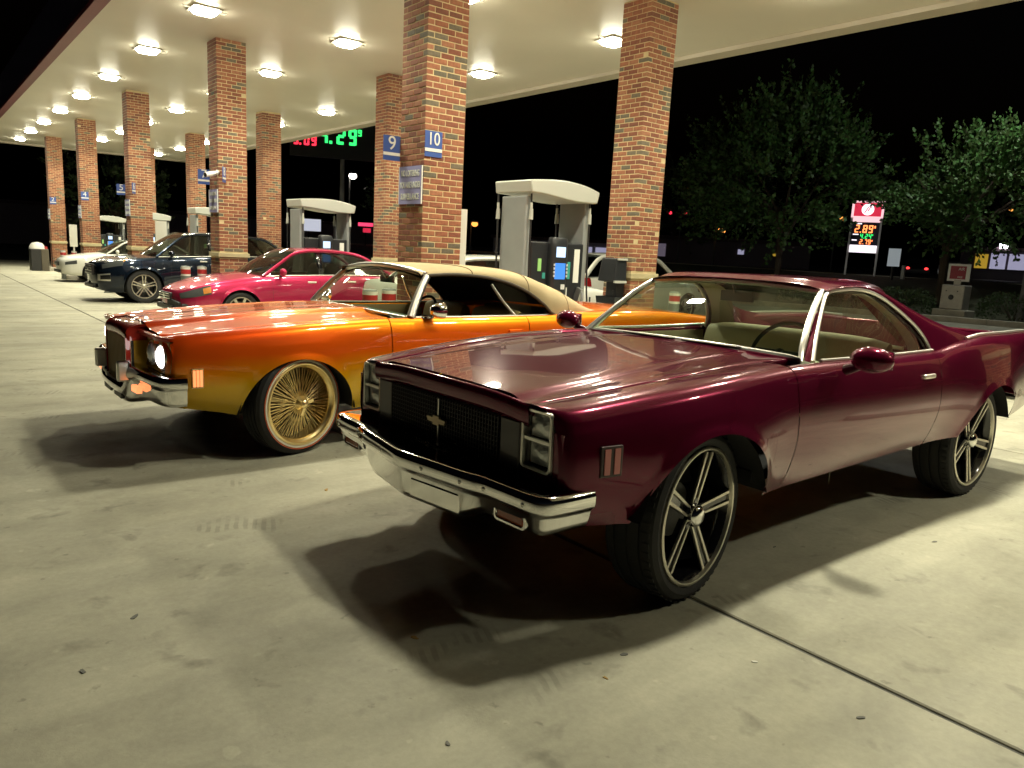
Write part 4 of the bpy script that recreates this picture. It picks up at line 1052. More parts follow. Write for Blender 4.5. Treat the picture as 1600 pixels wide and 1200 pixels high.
# cabin
q = MB(); q.grid(full([[(x, .86, z-.35), (x, .86, z-.04), (x, .75, z), (x, 0, z+.015)] for x, z in ((.74, .94), (.9, .945), (1.05, .92), (1.08, .865), (1.06, .6))])); q.build("dashboard", mat("dash_grey_green", (.10, .115, .085), .6), oc)
pr = chaikin([(1.45, .52), (1.48, .64), (1.62, .67), (1.86, .63), (1.92, .62), (1.97, .90), (2.0, .975), (2.07, .97), (2.08, .85), (2.06, .5)], 2)
for s in (-1, 1): MB().grid(seatgrid(pr, s*.42-.33, s*.42+.33)).build("front_seat", M_TANS, oc)
pr = chaikin([(2.25, .52), (2.3, .60), (2.5, .60), (2.62, .58), (2.70, .88), (2.73, .95), (2.80, .95), (2.82, .85), (2.80, .5)], 2)
MB().grid(seatgrid(pr, -.74, .74)).build("rear_seat", M_TANS, oc)
q = MB(); q.tube([(1.23+.19*math.cos(a)*.45, -.40+.19*math.sin(a), .90+.19*math.cos(a)*.88) for a in th], .012, 8, True); q.cyl((1.06, -.40, .82), (1.23, -.40, .90), .028, .03, 10); q.box((1.23, -.40, .90), (.02, .34, .035)); q.build("steering_wheel", M_BLACK, oc)
q = MB(); q.box((1.13, 0, 1.19), (.02, .22, .055)); q.cyl((1.12, 0, 1.2), (1.07, 0, 1.27), .008); q.build("rear_view_mirror", M_CHROME, oc, smooth=False)
q = MB(); q.ext((-.45, -.62, .26), (4.5, .62, .34)); q.ext((-.7, -.50, .3), (.74, .50, .78)); q.ext((.45, -.86, .29), (2.7, .86, .34)); q.build("underbody", M_UNDER, oc, smooth=False)
P = loft(np.linspace(2.92, 4.62, 14), lambda x: [(o_hw(x)-.27, o_sh(x)-.05), (o_hw(x)-.272, o_sh(x)-.01), (o_hw(x)-.33, o_sh(x)-.003), (.4, o_sh(x)+.012), (.2, o_sh(x)+.018), (0, o_sh(x)+.02)])
MB().grid(full(P)).build("boot_lid", P_OR, oc)
q = MB(); q.ext((4.62, -.86, .42), (4.70, .86, .88)); q.build("tail_panel", P_OR, oc, smooth=False, bevel=.015)
q = MB(); q.ext((4.71, -.94, .42), (4.86, .94, .60)); q.build("rear_bumper", M_CHROME, oc, smooth=False, bevel=.03)
wheel_wells(oc, OA, .96, .52)
# gold wire wheels
def wire_wheel(car, loc, rot, Rt=.358, Rr=.285, w=.21):
    q = MB(); q.lathe([(Rr-.012, -w/2+.03), (Rr-.018, 0), (Rr-.02, w/2-.02)], 64); wh = q.build("wheel", M_GOLDW, car, loc, rot=rot)
    tyre(wh, Rt, Rr+.004, w, 60, 4)
    q = MB(); q.lathe([(Rr+.006, -w/2-.002), (Rr+.010, -w/2-.009), (Rr+.021, -w/2-.0105), (Rr+.024, -w/2-.0095)], 64); q.build("whitewall", M_WWALL, wh)
    q = MB(); q.lathe([(Rr+.0275, -w/2-.0098), (Rr+.0285, -w/2-.0115), (Rr+.0325, -w/2-.0115), (Rr+.0335, -w/2-.0095)], 64); q.build("tyre_stripe", M_OSTR, wh)
    q = MB(); q.lathe([(Rr+.008, -w/2+.004), (Rr+.008, -w/2-.010), (Rr, -w/2-.014), (Rr-.012, -w/2-.010), (Rr-.016, -w/2+.004), (Rr-.028, -w/2+.010), (Rr-.034, -w/2+.03)], 72); q.build("rim_lip", M_GOLDW, wh, angle=50)
    q = MB(); n = 60
    for k in range(n):
        a = 2*math.pi*k/n
        for (r0, y0, r1, y1, tw) in ((.050, -w/2+.012, Rr-.030, -w/2+.036, .10), (.055, -w/2+.05, Rr-.022, -w/2+.075, -.12)):
            a1 = a+tw*(1 if k % 2 else -1)+(.06 if tw < 0 else 0)
            q.cyl((r0*math.cos(a), y0, r0*math.sin(a)), (r1*math.cos(a1), y1, r1*math.sin(a1)), .0027, .0027, 5, False)
    stuff(q.build("wire_spokes", M_GOLDW, wh))
    q = MB(); q.lathe([(.058, .03), (.058, -w/2+.02), (.050, -w/2+.005), (.036, -w/2-.012), (.030, -w/2-.03), (.018, -w/2-.038), (0, -w/2-.04)], 28); q.build("hub", M_GOLDW, wh)
    for k in range(3):
        a = 2*math.pi*k/3+.25
        q = MB(); q._add([(r*math.cos(a+d), y, r*math.sin(a+d)) for r, d, y in ((.02, -.5, -w/2-.03), (.085, -.16, -w/2-.022), (.085, .16, -w/2-.022), (.02, .5, -w/2-.03), (.02, -.5, -w/2-.016), (.085, -.16, -w/2-.012), (.085, .16, -w/2-.012), (.02, .5, -w/2-.016))],
                       [(0, 1, 2, 3), (4, 7, 6, 5), (0, 4, 5, 1), (1, 5, 6, 2), (2, 6, 7, 3)]); q.build("knock_off_ear", M_GOLDW, wh, smooth=False, bevel=.003)
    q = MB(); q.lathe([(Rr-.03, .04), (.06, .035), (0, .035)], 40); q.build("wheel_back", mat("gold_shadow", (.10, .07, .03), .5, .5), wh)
    return wh
wire_wheel(oc, (-.065, -.835, .358), (0, 0, R(16))); wire_wheel(oc, (3.2, -.835, .358), None)
wire_wheel(oc, (-.065, .835, .358), (0, 0, math.pi+R(16))); wire_wheel(oc, (3.2, .835, .358), (0, 0, math.pi))
# ================================================================== THE OTHER CARS
M_ALLOY = mat("cast_alloy", (.50, .47, .40), .3, .85); M_CLADD = mat("cladding", (.02, .02, .022), .55)
M_LENSC = mat("clear_lamp", (.13, .14, .14), .08, .5, 1.0); M_TAILR = mat("tail_red", (.25, .01, .012), .2, coat=1.0)
M_CABIN = mat("cabin_dark", (.03, .028, .025), .8)
GL_SOFT = glass_mat("privacy_glass", (.30, .33, .29), 1.0)
def patch(P, xs, xr, jr, off):
    P = np.asarray(P); I = [i for i, x in enumerate(xs) if xr[0] <= x <= xr[1]]
    Q = P[I[0]:I[-1]+1, jr[0]:jr[1]]
    du = np.gradient(P, axis=0)[I[0]:I[-1]+1, jr[0]:jr[1]]; dv = np.gradient(P, axis=1)[I[0]:I[-1]+1, jr[0]:jr[1]]
    nn = np.cross(dv, du); L = np.linalg.norm(nn, axis=2, keepdims=True); nn = nn/np.maximum(L, 1e-9)
    if nn[..., 1].mean() < 0: nn = -nn
    return Q+nn*off
def alloy_wheel(car, loc, rot, Rt, Rr, w=.22, n=5, double=True, m=None):
    q = MB(); q.lathe([(Rr-.012, -w/2+.02), (Rr-.03, 0), (Rr-.03, w/2-.03), (0, w/2-.05)], 40); wh = q.build("wheel", M_BLACK, car, loc, rot=rot)
    tyre(wh, Rt, Rr, w, 44, 3)
    q = MB(); q.lathe([(Rr+.002, -w/2+.012), (Rr, -w/2+.002), (Rr-.014, -w/2+.002), (Rr-.02, -w/2+.02)], 48); q.build("rim_lip", m or M_ALLOY, wh, angle=50)
    for k in range(n):
        for s in ((-1, 1) if double else (0,)):
            a = 2*math.pi*k/n+.3; ca, sa = math.cos(a), math.sin(a)
            def P(r, t, y): return (r*ca-t*sa, y, r*sa+t*ca)
            q = MB(); vs = []
            for r, c, hw_, y in ((.035, s*.020, .011 if double else .02, -w/2+.035), (Rr-.014, s*.036, .012 if double else .024, -w/2+.010)):
                vs += [P(r, c-hw_, y), P(r, c+hw_, y), P(r, c+hw_, y+.03), P(r, c-hw_, y+.03)]
            q._add(vs, [(0, 1, 5, 4), (1, 2, 6, 5), (2, 3, 7, 6), (3, 0, 4, 7), (0, 3, 2, 1), (4, 5, 6, 7)]); q.build("spoke", m or M_ALLOY, wh, smooth=False, bevel=.003)
    q = MB(); q.lathe([(.055, -w/2+.05), (.05, -w/2+.03), (.03, -w/2+.02), (0, -w/2+.018)], 20); q.build("centre_cap", m or M_ALLOY, wh)
    q = MB(); q.lathe([(.14, .02), (.14, .0), (0, 0)], 24); q.build("brake_disc", mat("brake_steel", (.25, .25, .25), .4, .8), wh)
def modern(name, label, loc, rz, sp):
    car = thing(name, label, "car", loc, (0, 0, rz))
    flip = -1 if abs(rz) > 1 else 1
    car.rotation_euler = (-SL*flip, 0, rz)
    pm = sp['paint']; wb, fo, ro = sp['wb'], sp['fo'], sp['ro']; Rt = sp['Rt']; tail = wb+ro
    AR = [(0, Rt-.01, Rt+.045), (wb, Rt-.01, Rt+.045)]
    W = sp['hw']
    hw = pchip([(-fo, W*.58), (-fo+.03, W*.70), (-fo+.10, W*.82), (-fo+.25, W*.92), (-fo+.5, W*.975), (0, W*.995), (wb*.4, W), (wb, W), (tail-.3, W*.95), (tail-.08, W*.86), (tail, W*.70)])
    sh = pchip(sp['sh']); zc = pchip(sp['zc'])
    rzb = pchip([(-fo, sp['rz']+.06), (-fo+.3, sp['rz']), (tail-.4, sp['rz']+.02), (tail, sp['rz']+.12)])
    def key(x):
        h, s_ = hw(x), sh(x); r = rzb(x); H = s_-r; off = .09; a = 0
        return [(h-off, r), (h-.4*off+.006*a, r+.14*H), (h-.012+.008*a, r+.34*H), (h, r+.55*H), (h-.014, r+.75*H), (h-.05, s_-.05), (h-.10, s_-.008), (h-.17, s_+.004), (h*.68, s_*.6+zc(x)*.4), (h*.40, s_*.15+zc(x)*.85), (h*.18, zc(x)), (0, zc(x)+.002)]
    NK = len(chaikin(key(0), 2))
    js = 27     # index where the top begins
    xd0, xd1 = sp['cowl'], sp['deck']
    bx = -fo+.24
    xs = stations(bx, tail, AR, .06); d0, d1 = sp.get('doors', (.62, wb-.40)); mid = (d0+d1)/2+.05; xs = sorted(set(xs+[xd0, xd1, d0, mid, d1])); P = loft(xs, key, 2, AR, .012, .012)
    def sub(x0, x1, j0, j1):
        I = [i for i, x in enumerate(xs) if x0-1e-6 <= x <= x1+1e-6]; return P[I[0]:I[-1]+1, j0:j1]
    d0, d1 = sp.get('doors', (.62, wb-.40))
    both(car, "front_fender", sub(bx, d0, 0, js+1), pm); 
    mid = (d0+d1)/2+.05
    for nm, a, b in (("front_door", d0, mid), ("rear_door", mid, d1)):
        both(car, nm, sub(a, b, 0, js+1), pm)
    both(car, "rear_quarter", sub(d1, tail, 0, js+1), pm)
    for x in (d0, mid, d1):      # shut lines
        rr = [(p[0], p[1], p[2]) for p in chaikin(key(x), 2)[:js-2].tolist() for p in [(x, p[0], p[1])]] if False else [(x, y+.0005, z) for y, z in chaikin(key(x), 2)[:js-2]]
        for s in (-1, 1):
            q = MB(); q.tube([(a, s*(b+.0005), c) for a, b, c in rr], .002, 5); q.build("shut_line", M_BLACK, car)
    MB().grid(full(sub(bx, xd0, js, NK))).build("hood", pm, car)
    MB().grid(full(sub(xd1, tail, js, NK))).build("tailgate" if sp.get('suv') else "boot_lid", pm, car)
    # nose: bumper skin closes round the front
    bxs = np.r_[np.linspace(-fo, -fo+.06, 4), np.linspace(-fo+.1, bx, 5)]
    F = loft(bxs, key, 2, AR, .012, .012); c0 = F[0]; zm = .5*(c0[:, 2].min()+c0[:, 2].max()); cap = []
    for s_ in (.0, .45, .75, .92):
        r_ = c0.copy(); r_[:, 1] *= s_; r_[:, 2] = zm+(r_[:, 2]-zm)*(.35+.65*s_); r_[:, 0] -= .05*(1-s_**2); cap.append(r_)
    NF = np.concatenate([np.array(cap), F]); NFull = full(NF)
    bmp = MB().grid(NFull).build("front_bumper", sp.get('bumper', pm), car, angle=60)
    # tail cap
    T = P[-1]; zm2 = .5*(T[:, 2].min()+T[:, 2].max()); cap = [T]
    for s_ in (.9, .6, .0):
        r_ = T.copy(); r_[:, 1] *= s_; r_[:, 2] = zm2+(r_[:, 2]-zm2)*(.5+.5*s_); r_[:, 0] += .05*(1-s_**2); cap.append(r_)
    MB().grid(full(np.array(cap))).build("rear_bumper", pm, car, angle=60)
    # lamps laid into the skin
    FX = np.r_[bxs, np.array(xs[1:])]; FP = np.concatenate([F, P[1:]])
    hl = sp['lamp']
    both(car, "headlight", patch(FP, FX, (hl[0], hl[1]), (hl[2], hl[3]), .006), M_LENSC)
    if sp.get('amber'):
        am = sp['amber']; both(car, "amber_reflector", patch(FP, FX, (am[0], am[1]), (am[2], am[3]), .010), mat("amber_glow", (.55, .20, .03), .25, coat=.6))
    both(car, "tail_lamp", patch(FP, FX, (tail-.32, tail-.06), (14, 22), .006), M_TAILR)
    if sp.get('fog'):
        both(car, "fog_lamp_surround", patch(FP, FX, (-fo+.02, -fo+.26), (7, 13), .006), M_TRIM); both(car, "fog_lamp", patch(FP, FX, (-fo+.04, -fo+.24), (8, 12), .010), M_GBLK)
    # grille and intakes
    gz0, gz1, gw = sp['grille']; gx = -fo-.052
    q = MB(); q.box((gx+.02, 0, (gz0+gz1)/2), (.06, gw*2, gz1-gz0)); gb = q.build("grille", M_BLACK, car, smooth=False, bevel=.012)
    nb = sp.get('bars', 3)
    for k in range(nb):
        z = gz0+(gz1-gz0)*(k+.5)/nb; q = MB(); q.box((gx-.012, 0, z), (.018, gw*1.92, .016)); q.build("grille_slat", M_CHROME, gb, smooth=False, bevel=.004)
    q = MB(); q.box((gx-.014, 0, (gz0+gz1)/2), (.016, .12, .06)); q.build("badge", M_CHROME, gb, smooth=False, bevel=.006)
    q = MB(); q.box((gx+.015, 0, sp['rz']+.13), (.07, W*1.1, .09)); q.build("lower_intake", M_BLACK, car, smooth=False, bevel=.01)
    # greenhouse
    cb = sp['cab']; xa, xt, xm, xc, xr = cb['x']; zr = cb['z']; yr = cb['yr']; yb = W-.125
    rail = chaikin([(xa, yb, sh(xa)), (xa+(xt-xa)*.5, yb-(yb-yr)*.45, sh(xa)+(zr-.06-sh(xa))*.52), (xt, yr, zr-.055), (xm, yr+.01, zr-.04), (xc, yr-.005, zr-.075), (xr-(xr-xc)*.45, yr+(yb-yr)*.45, sh(xr)+(zr-.08-sh(xr))*.5), (xr, yb-.02, sh(xr))], 3)
    for s in (-1, 1): tube_loop(car, "roof_rail", [(p[0], s*p[1], p[2]) for p in rail], sp.get('rail', .028), pm, n=10)
    xsR = np.linspace(xt-.02, xc+.05, 18); rows = []
    for x in xsR:
        ye = float(np.interp(x, rail[:, 0], rail[:, 1]))+.006; ze = float(np.interp(x, rail[:, 0], rail[:, 2]))+.012
        D = .05*max(.25, 1-((x-xm)/(.62*(xc-xt)))**2)
        rows.append([(x, y, z) for y, z in chaikin([(ye, ze), (ye-.05, ze+.4*D), (ye*.6, ze+.85*D), (ye*.3, ze+D), (0, ze+D)], 2)])
    MB().grid(full(rows)).build("roof", pm, car)
    gl = sp.get('glass', GL_SOFT)
    A = [(xa-.16*(1-(y/yb)**2), y, zc(xa-.1)*.3+sh(xa)*.7+.02*(1-(y/yb)**2)) for y in np.linspace(-yb+.02, yb-.02, 17)]
    B = [(xt-.06*(1-(y/yr)**2)-.01, y, zr-.045+.035*(1-(y/yr)**2)) for y in np.linspace(-yr, yr, 17)]
    MB().grid(ruled(A, B, 17, 7, (-.02, 0, .02))).build("windscreen", sp.get('wglass', gl), car)
    A = [(xr+.14*(1-(y/yb)**2), y, sh(xr)+.01) for y in np.linspace(-yb+.03, yb-.03, 17)]; B = [(xc+.05*(1-(y/yr)**2), y, zr-.07+.03*(1-(y/yr)**2)) for y in np.linspace(-yr, yr, 17)]
    MB().grid(ruled(A, B, 17, 6, (.02, 0, .02))).build("rear_window", gl, car)
    xm0 = xa+.10; up = np.array([p for p in rail]); lo = np.array([(x, yb, sh(x)+.004) for x in np.linspace(xa, xr, 30)])
    for s in (-1, 1):
        u_ = resample(up, 50); l_ = np.array([(p[0], yb, sh(p[0])+.004) for p in u_])
        G = ruled([(p[0], s*(p[1]-.012), p[2]) for p in u_], [(p[0], s*(p[1]-.004), p[2]) for p in l_], 50, 4)
        G = np.array([[(u_[j][0], G[i][j][1], G[i][j][2]) for j in range(50)] for i in range(4)])
        MB().grid(G).build("side_window", gl, car)
        for xp, wd in ((sp['bp'], .05),):
            ye = float(np.interp(xp, rail[:, 0], rail[:, 1])); ze = float(np.interp(xp, rail[:, 0], rail[:, 2]))
            q = MB(); q.grid([[(xp-wd, s*(yb+.002), sh(xp)), (xp+wd, s*(yb+.002), sh(xp))], [(xp-wd*.8, s*(ye+.002), ze-.01), (xp+wd*.8, s*(ye+.002), ze-.01)]]); q.build("door_pillar", M_GBLK, car, solid=.01)
        tube_loop(car, "window_trim", [(x, s*(yb+.008), sh(x)+.006) for x in np.linspace(xa+.05, xr-.02, 14)], .009, M_TRIM if sp.get('trim', True) else M_BLACK)
        q = MB(); q.sphere((xa+.30, s*(W+.055), sh(xa+.3)+.07), .075, 14, 10, (.75, 1.35, .95)); mo = q.build("door_mirror", pm, car)
        q = MB(); q.cyl((xa+.32, s*(W-.12), sh(xa+.3)+.01), (xa+.31, s*W, sh(xa+.3)+.045), .028, .022, 8); q.build("mirror_stalk", M_BLACK, mo)
        for xh in (mid-.16, d1-.16):
            q = MB(); q.box((xh, s*(hw(xh)-.022), sh(xh)-.115), (.17, .028, .030)); q.build("door_handle", M_TRIM if sp.get('trim', True) else pm, car, smooth=False, bevel=.01)
    q = MB(); q.ext((-fo+.3, -W*.6, sp['rz']+.02), (tail-.3, W*.6, sp['rz']+.1)); q.ext((Rt+.1, -W*.9, sp['rz']+.02), (wb-Rt-.1, W*.9, sp['rz']+.1)); q.ext((xd0, -W*.8, sp['rz']+.1), (xd1, W*.8, .62)); q.ext((-fo+.3, -W*.55, sp['rz']), (xd0, W*.55, sh(-.2)-.16)); q.build("underbody", M_UNDER, car, smooth=False)
    pr = chaikin([(xt+.1, .60), (xt+.15, .68), (xt+.5, .66), (xt+.58, .65), (xt+.72, sh(xt)+.05), (xt+.76, sh(xt)+.22), (xt+.84, sh(xt)+.22), (xt+.84, .7)], 2)
    for s in (-1, 1): MB().grid(seatgrid(pr, s*.38-.24, s*.38+.24, 8)).build("front_seat", M_CABIN, car)
    q = MB(); q.grid(full([[(x, yb-.05, z-.2), (x, yb-.1, z), (x, 0, z+.01)] for x, z in ((xa-.15, sh(xa)), (xa+.2, sh(xa)-.01), (xa+.35, sh(xa)-.12))])); q.build("dashboard", M_CABIN, car)
    wheel_wells(car, AR, W-.04, W-.42)
    for x in (0, wb):
        for s in (-1, 1):
            alloy_wheel(car, (x, s*(W-.135), Rt), (0, 0, 0 if s < 0 else math.pi), Rt, sp['Rr'], .21, sp.get('ns', 5), sp.get('dbl', True))
    return car, bmp
P_BLU = paint("dark_blue_paint", (.008, .014, .026), .6, .26); P_CRI = paint("crimson_paint", (.40, .022, .075), .45, .32)
P_WHI = paint("white_car_paint", (.66, .66, .60), .05, .3); P_SIL = paint("silver_paint", (.46, .47, .46), .6, .32)

modern("crossover_car", "dark blue crossover with chrome slatted grille beyond the crimson sedan", (4.2, 20.02, g(20.02)), 0, dict(paint=P_BLU, wb=2.72, fo=.93, ro=1.0, Rt=.385, Rr=.275, hw=.955, rz=.24, suv=True,
    sh=[(-.93, .84), (-.7, .93), (-.3, 1.01), (.3, 1.07), (1.0, 1.10), (2.5, 1.15), (3.72, 1.12)], zc=[(-.93, .90), (-.7, 1.0), (-.3, 1.07), (.3, 1.12), (1.0, 1.15), (3.0, 1.15), (3.72, 1.12)],
    cowl=.42, deck=3.3, cab=dict(x=(.30, 1.02, 1.9, 2.95, 3.55), z=1.69, yr=.64), fog=True, lamp=(-.84, -.36, 16, 22), amber=(-.42, -.30, 17, 21), grille=(.62, .86, .42), bars=4, bp=1.55, glass=GL_SOFT, doors=(.60, 2.30)))
cr, crb = modern("sedan_car", "crimson sedan with a broken front bumper beside a brick column", (4.44, 14.02, g(14.02)), 0, dict(paint=P_CRI, wb=2.70, fo=.98, ro=1.08, Rt=.315, Rr=.225, hw=.885, rz=.20,
    sh=[(-.98, .60), (-.75, .69), (-.3, .815), (.3, .89), (1.0, .92), (2.4, .95), (3.78, .92)], zc=[(-.98, .63), (-.75, .74), (-.3, .865), (.3, .945), (1.0, .97), (2.9, 1.02), (3.4, 1.02), (3.78, .97)],
    cowl=.55, deck=2.95, cab=dict(x=(.42, 1.12, 1.75, 2.35, 3.05), z=1.425, yr=.58), lamp=(-.94, -.46, 13, 21), amber=(-.64, -.46, 14, 19), grille=(.46, .58, .34), bars=3, bp=1.52, glass=GL_SOFT, ns=7, dbl=False, doors=(.56, 2.25)))
# the torn bumper corner of the crimson sedan
for a, b, c, d, r in (((-.98, -.42, .40), (.10, .44, .13), M_CLADD, "torn_bumper_piece", .12), ((-.80, -.72, .36), (.30, .08, .10), M_CLADD, "torn_bumper_piece", -.25), ((-.93, -.58, .42), (.05, .12, .16), P_CRI, "bumper_shard", .35)):
    q = MB(); q.box((0, 0, 0), b, rz=r, rx=r); q.build(d, c, cr, a, smooth=False, bevel=.015)
modern("sedan_car", "white sedan with dark headlights parked at the far pumps", (4.72, 29.1, g(29.1)), 0, dict(paint=P_WHI, wb=2.75, fo=.93, ro=1.1, Rt=.335, Rr=.225, hw=.90, rz=.22,
    sh=[(-.93, .70), (-.7, .79), (-.3, .87), (.3, .94), (1.0, .97), (2.5, 1.0), (3.85, .97)], zc=[(-.93, .76), (-.7, .85), (-.3, .93), (.3, 1.0), (1.0, 1.02), (2.9, 1.07), (3.4, 1.07), (3.85, 1.0)],
    cowl=.5, deck=3.0, cab=dict(x=(.38, 1.05, 1.75, 2.45, 3.1), z=1.45, yr=.6), lamp=(-.85, -.5, 12, 17), amber=(-.62, -.52, 12, 16), grille=(.52, .66, .36), bp=1.5, doors=(.56, 2.25), trim=False))
modern("sedan_car", "white sedan facing away behind the big fuel pump", (9.75, 10.55, g(10.55)), math.pi, dict(paint=P_WHI, wb=2.95, fo=.93, ro=1.05, Rt=.33, Rr=.225, hw=.90, rz=.22,
    sh=[(-.93, .72), (-.7, .80), (-.3, .88), (.3, .94), (1.0, .96), (2.5, .98), (4.0, .95)], zc=[(-.93, .78), (-.7, .86), (-.3, .94), (.3, 1.0), (1.0, 1.02), (2.9, 1.05), (3.4, 1.05), (4.0, 1.0)],
    cowl=.5, deck=3.35, cab=dict(x=(.38, 1.05, 2.0, 2.95, 3.5), z=1.43, yr=.6), lamp=(-.85, -.5, 13, 18), grille=(.52, .66, .36), bp=1.5, doors=(.56, 2.25), trim=False))
modern("crossover_car", "pale crossover parked behind the column with the paper towel box", (15.2, 13.0, g(13.0)), math.pi, dict(paint=P_WHI, wb=2.68, fo=.9, ro=.95, Rt=.35, Rr=.24, hw=.92, rz=.25, suv=True,
    sh=[(-.9, .80), (-.7, .90), (-.3, .98), (.3, 1.02), (1.0, 1.05), (2.5, 1.08), (3.63, 1.06)], zc=[(-.9, .88), (-.7, .98), (-.3, 1.04), (.3, 1.07), (1.0, 1.09), (3.63, 1.06)],
    cowl=.42, deck=3.2, cab=dict(x=(.30, 1.0, 1.9, 2.85, 3.45), z=1.62, yr=.63), lamp=(-.8, -.4, 14, 20), grille=(.6, .8, .38), bp=1.5, doors=(.58, 2.25), trim=False, rail=.05, glass=GL_DARK))
# ================================================================== BEYOND THE FORECOURT
M_BARK = mat("bark", (.07, .05, .035), .9, bump=.5, bs=20)
def leafmat(name, c):
    m = mat(name, c, .55); n, l = nodes_of(m); b = n["Principled BSDF"]
    i = n.new("ShaderNodeNewGeometry"); hs = n.new("ShaderNodeHueSaturation"); hs.inputs["Color"].default_value = (*c, 1)
    mr = n.new("ShaderNodeMapRange"); mr.inputs[3].default_value = .45; mr.inputs[4].default_value = 1.5; l.new(i.outputs["Random Per Island"], mr.inputs[0]); l.new(mr.outputs[0], hs.inputs["Value"])
    m2 = n.new("ShaderNodeMapRange"); m2.inputs[3].default_value = .47; m2.inputs[4].default_value = .52; l.new(i.outputs["Random Per Island"], m2.inputs[0]); l.new(m2.outputs[0], hs.inputs["Hue"])
    l.new(hs.outputs[0], b.inputs["Base Color"]); setin(b, "Subsurface Weight", 0.0); return m
M_LEAF = leafmat("leaf_green", (.06, .13, .03)); M_LEAFD = leafmat("leaf_dark", (.05, .085, .03)); M_HEDGE = leafmat("hedge_leaf", (.045, .075, .025))
def leaves(pts, dirs, size, rg):
    N = len(pts); d = dirs+rg.normal(0, .55, (N, 3)); d /= np.linalg.norm(d, axis=1, keepdims=True)
    u = np.cross(d, rg.normal(0, 1, (N, 3))); u /= np.maximum(np.linalg.norm(u, axis=1, keepdims=True), 1e-6)
    L = size*rg.uniform(.7, 1.3, (N, 1)); Wd = L*.34
    V = np.stack([pts, pts+d*L*.5+u*Wd, pts+d*L, pts+d*L*.5-u*Wd], 1).reshape(-1, 3)
    F = np.arange(N*4).reshape(N, 4); return V, F
def leaf_obj(name, pts, dirs, size, m, parent, rg):
    V, F = leaves(np.array(pts), np.array(dirs), size, rg)
    me = bpy.data.meshes.new(name); me.from_pydata(V.tolist(), [], F.tolist()); me.update()
    return place(name, me, m, parent)
def tree(name, label, loc, crown, rad, ntwig, size, m, seed, up=.5, keep=None):
    """crown: centre relative to loc; rad: radii"""
    rg = np.random.default_rng(seed); t = thing(name, label, "tree", loc, group="trees round the forecourt")
    c = np.array(crown, float); rad = np.array(rad, float)
    q = MB(); top = Vector(tuple(c-np.array([0, 0, rad[2]*.35])))
    q.tube(chaikin([(0, 0, -.3), (.06, .03, top.z*.3), (-.03, .05, top.z*.65), tuple(top)], 2), [.20]*2+[.17]*3+[.13]*3+[.10]*2 if False else .15, 10)
    limbs = []
    for k in range(9):
        a = 2*math.pi*k/9+rg.uniform(-.3, .3); e = rg.uniform(.2, 1.0)
        end = c+rad*np.array([math.cos(a)*math.cos(e), math.sin(a)*math.cos(e), math.sin(e)-.15])*.72
        st = np.array([0, 0, top.z*rg.uniform(.45, .95)]); mid_ = (st+end)/2+np.array([0, 0, .35])
        pth = chaikin([st, mid_, end], 2); q.tube([tuple(p) for p in pth], [.075*(1-.75*i/(len(pth)-1)) for i in range(len(pth))], 6); limbs.append(pth)
    q.build("trunk", M_BARK, t)
    pts = []; dirs = []; tw = MB()
    nC = 62; CV = rg.normal(0, 1, (nC, 3)); CV /= np.linalg.norm(CV, axis=1, keepdims=True); CR = rg.uniform(.35, 1.0, nC)**.6
    for k in range(ntwig):
        ci = int(rg.integers(0, nC)); w_ = CV[ci]*CR[ci]+rg.normal(0, .135, 3); rr = np.linalg.norm(w_); v = w_/max(rr, 1e-6); rr = min(rr, 1.12)
        lump = 1+.18*math.sin(3*math.atan2(v[1], v[0])+seed)+.12*math.sin(5*v[2]+seed)
        base = c+rad*v*rr*.82*lump
        if base[2] < c[2]-rad[2]*.8 or (keep and not keep(base)): continue
        d = v*.8+np.array([0, 0, up])+rg.normal(0, .25, 3); d /= np.linalg.norm(d)
        Ln = rg.uniform(.5, 1.15)*rad.mean()*.24
        if k % 6 == 0: tw.tube([tuple(base-d*Ln*.3), tuple(base+d*Ln)], [.012, .004], 4)
        n_ = int(10+rg.integers(0, 8))
        for j in range(n_):
            s_ = j/n_; p = base+d*Ln*s_+rg.normal(0, .055*(1.4-s_), 3)*rad.mean()*.25; pts.append(p); dirs.append(d)
    if tw.v: stuff(tw.build("twigs", M_BARK, t))
    stuff(leaf_obj("crown", pts, dirs, size, m, t, rg))
    return t
tree("street_tree", "large dark green tree spreading behind the hedge left of the price sign", (33, 21, zg(33, 21)+.1), (0, .4, 5.0), (4.2, 5.6, 4.0), 1700, .20, M_LEAF, 3, keep=lambda b: not ((21+b[1])*40/(33+b[0]) < 22.4 and (b[2]-.2)*40/(33+b[0]) < 4.3))
tree("street_tree", "smaller bushy tree rising behind the air machine and hedge", (30.5, 12.4, zg(30.5, 12.4)+.1), (.3, -1.0, 4.25), (3.0, 3.6, 2.5), 1200, .15, M_LEAF, 8, keep=lambda b: b[1] < 2.2)
tree("street_tree", "dim tree seen between the farthest brick columns", (10, 52, g(52)-.14), (0, 0, 4.2), (3.4, 3.4, 2.8), 420, .20, M_LEAFD, 12)
tree("street_tree", "dim tree beside the tall green price display's pole", (31, 54, .3), (0, 0, 4.6), (3.2, 3.2, 3.6), 420, .20, M_LEAFD, 15)
tree("street_tree", "dark tree behind the large tree across the street", (62, 52, .8), (0, 0, 6.0), (6, 6, 5), 420, .30, M_LEAFD, 19)
HB = [(27.5, 16.2, 1.0), (27.4, 14.1, 1.0), (27.3, 12.3, .95), (27.5, 8.9, .98), (27.6, 7.0, 1.02), (27.5, 5.0, 1.0), (27.5, 3.0, 1.0)]
HL = ["at the end of the hedge under the large tree", "second from the large tree's end of the hedge", "just left of the steel air machine", "just right of the steel air machine", "second right of the air machine", "third right of the air machine", "last along the kerb from the air machine"]
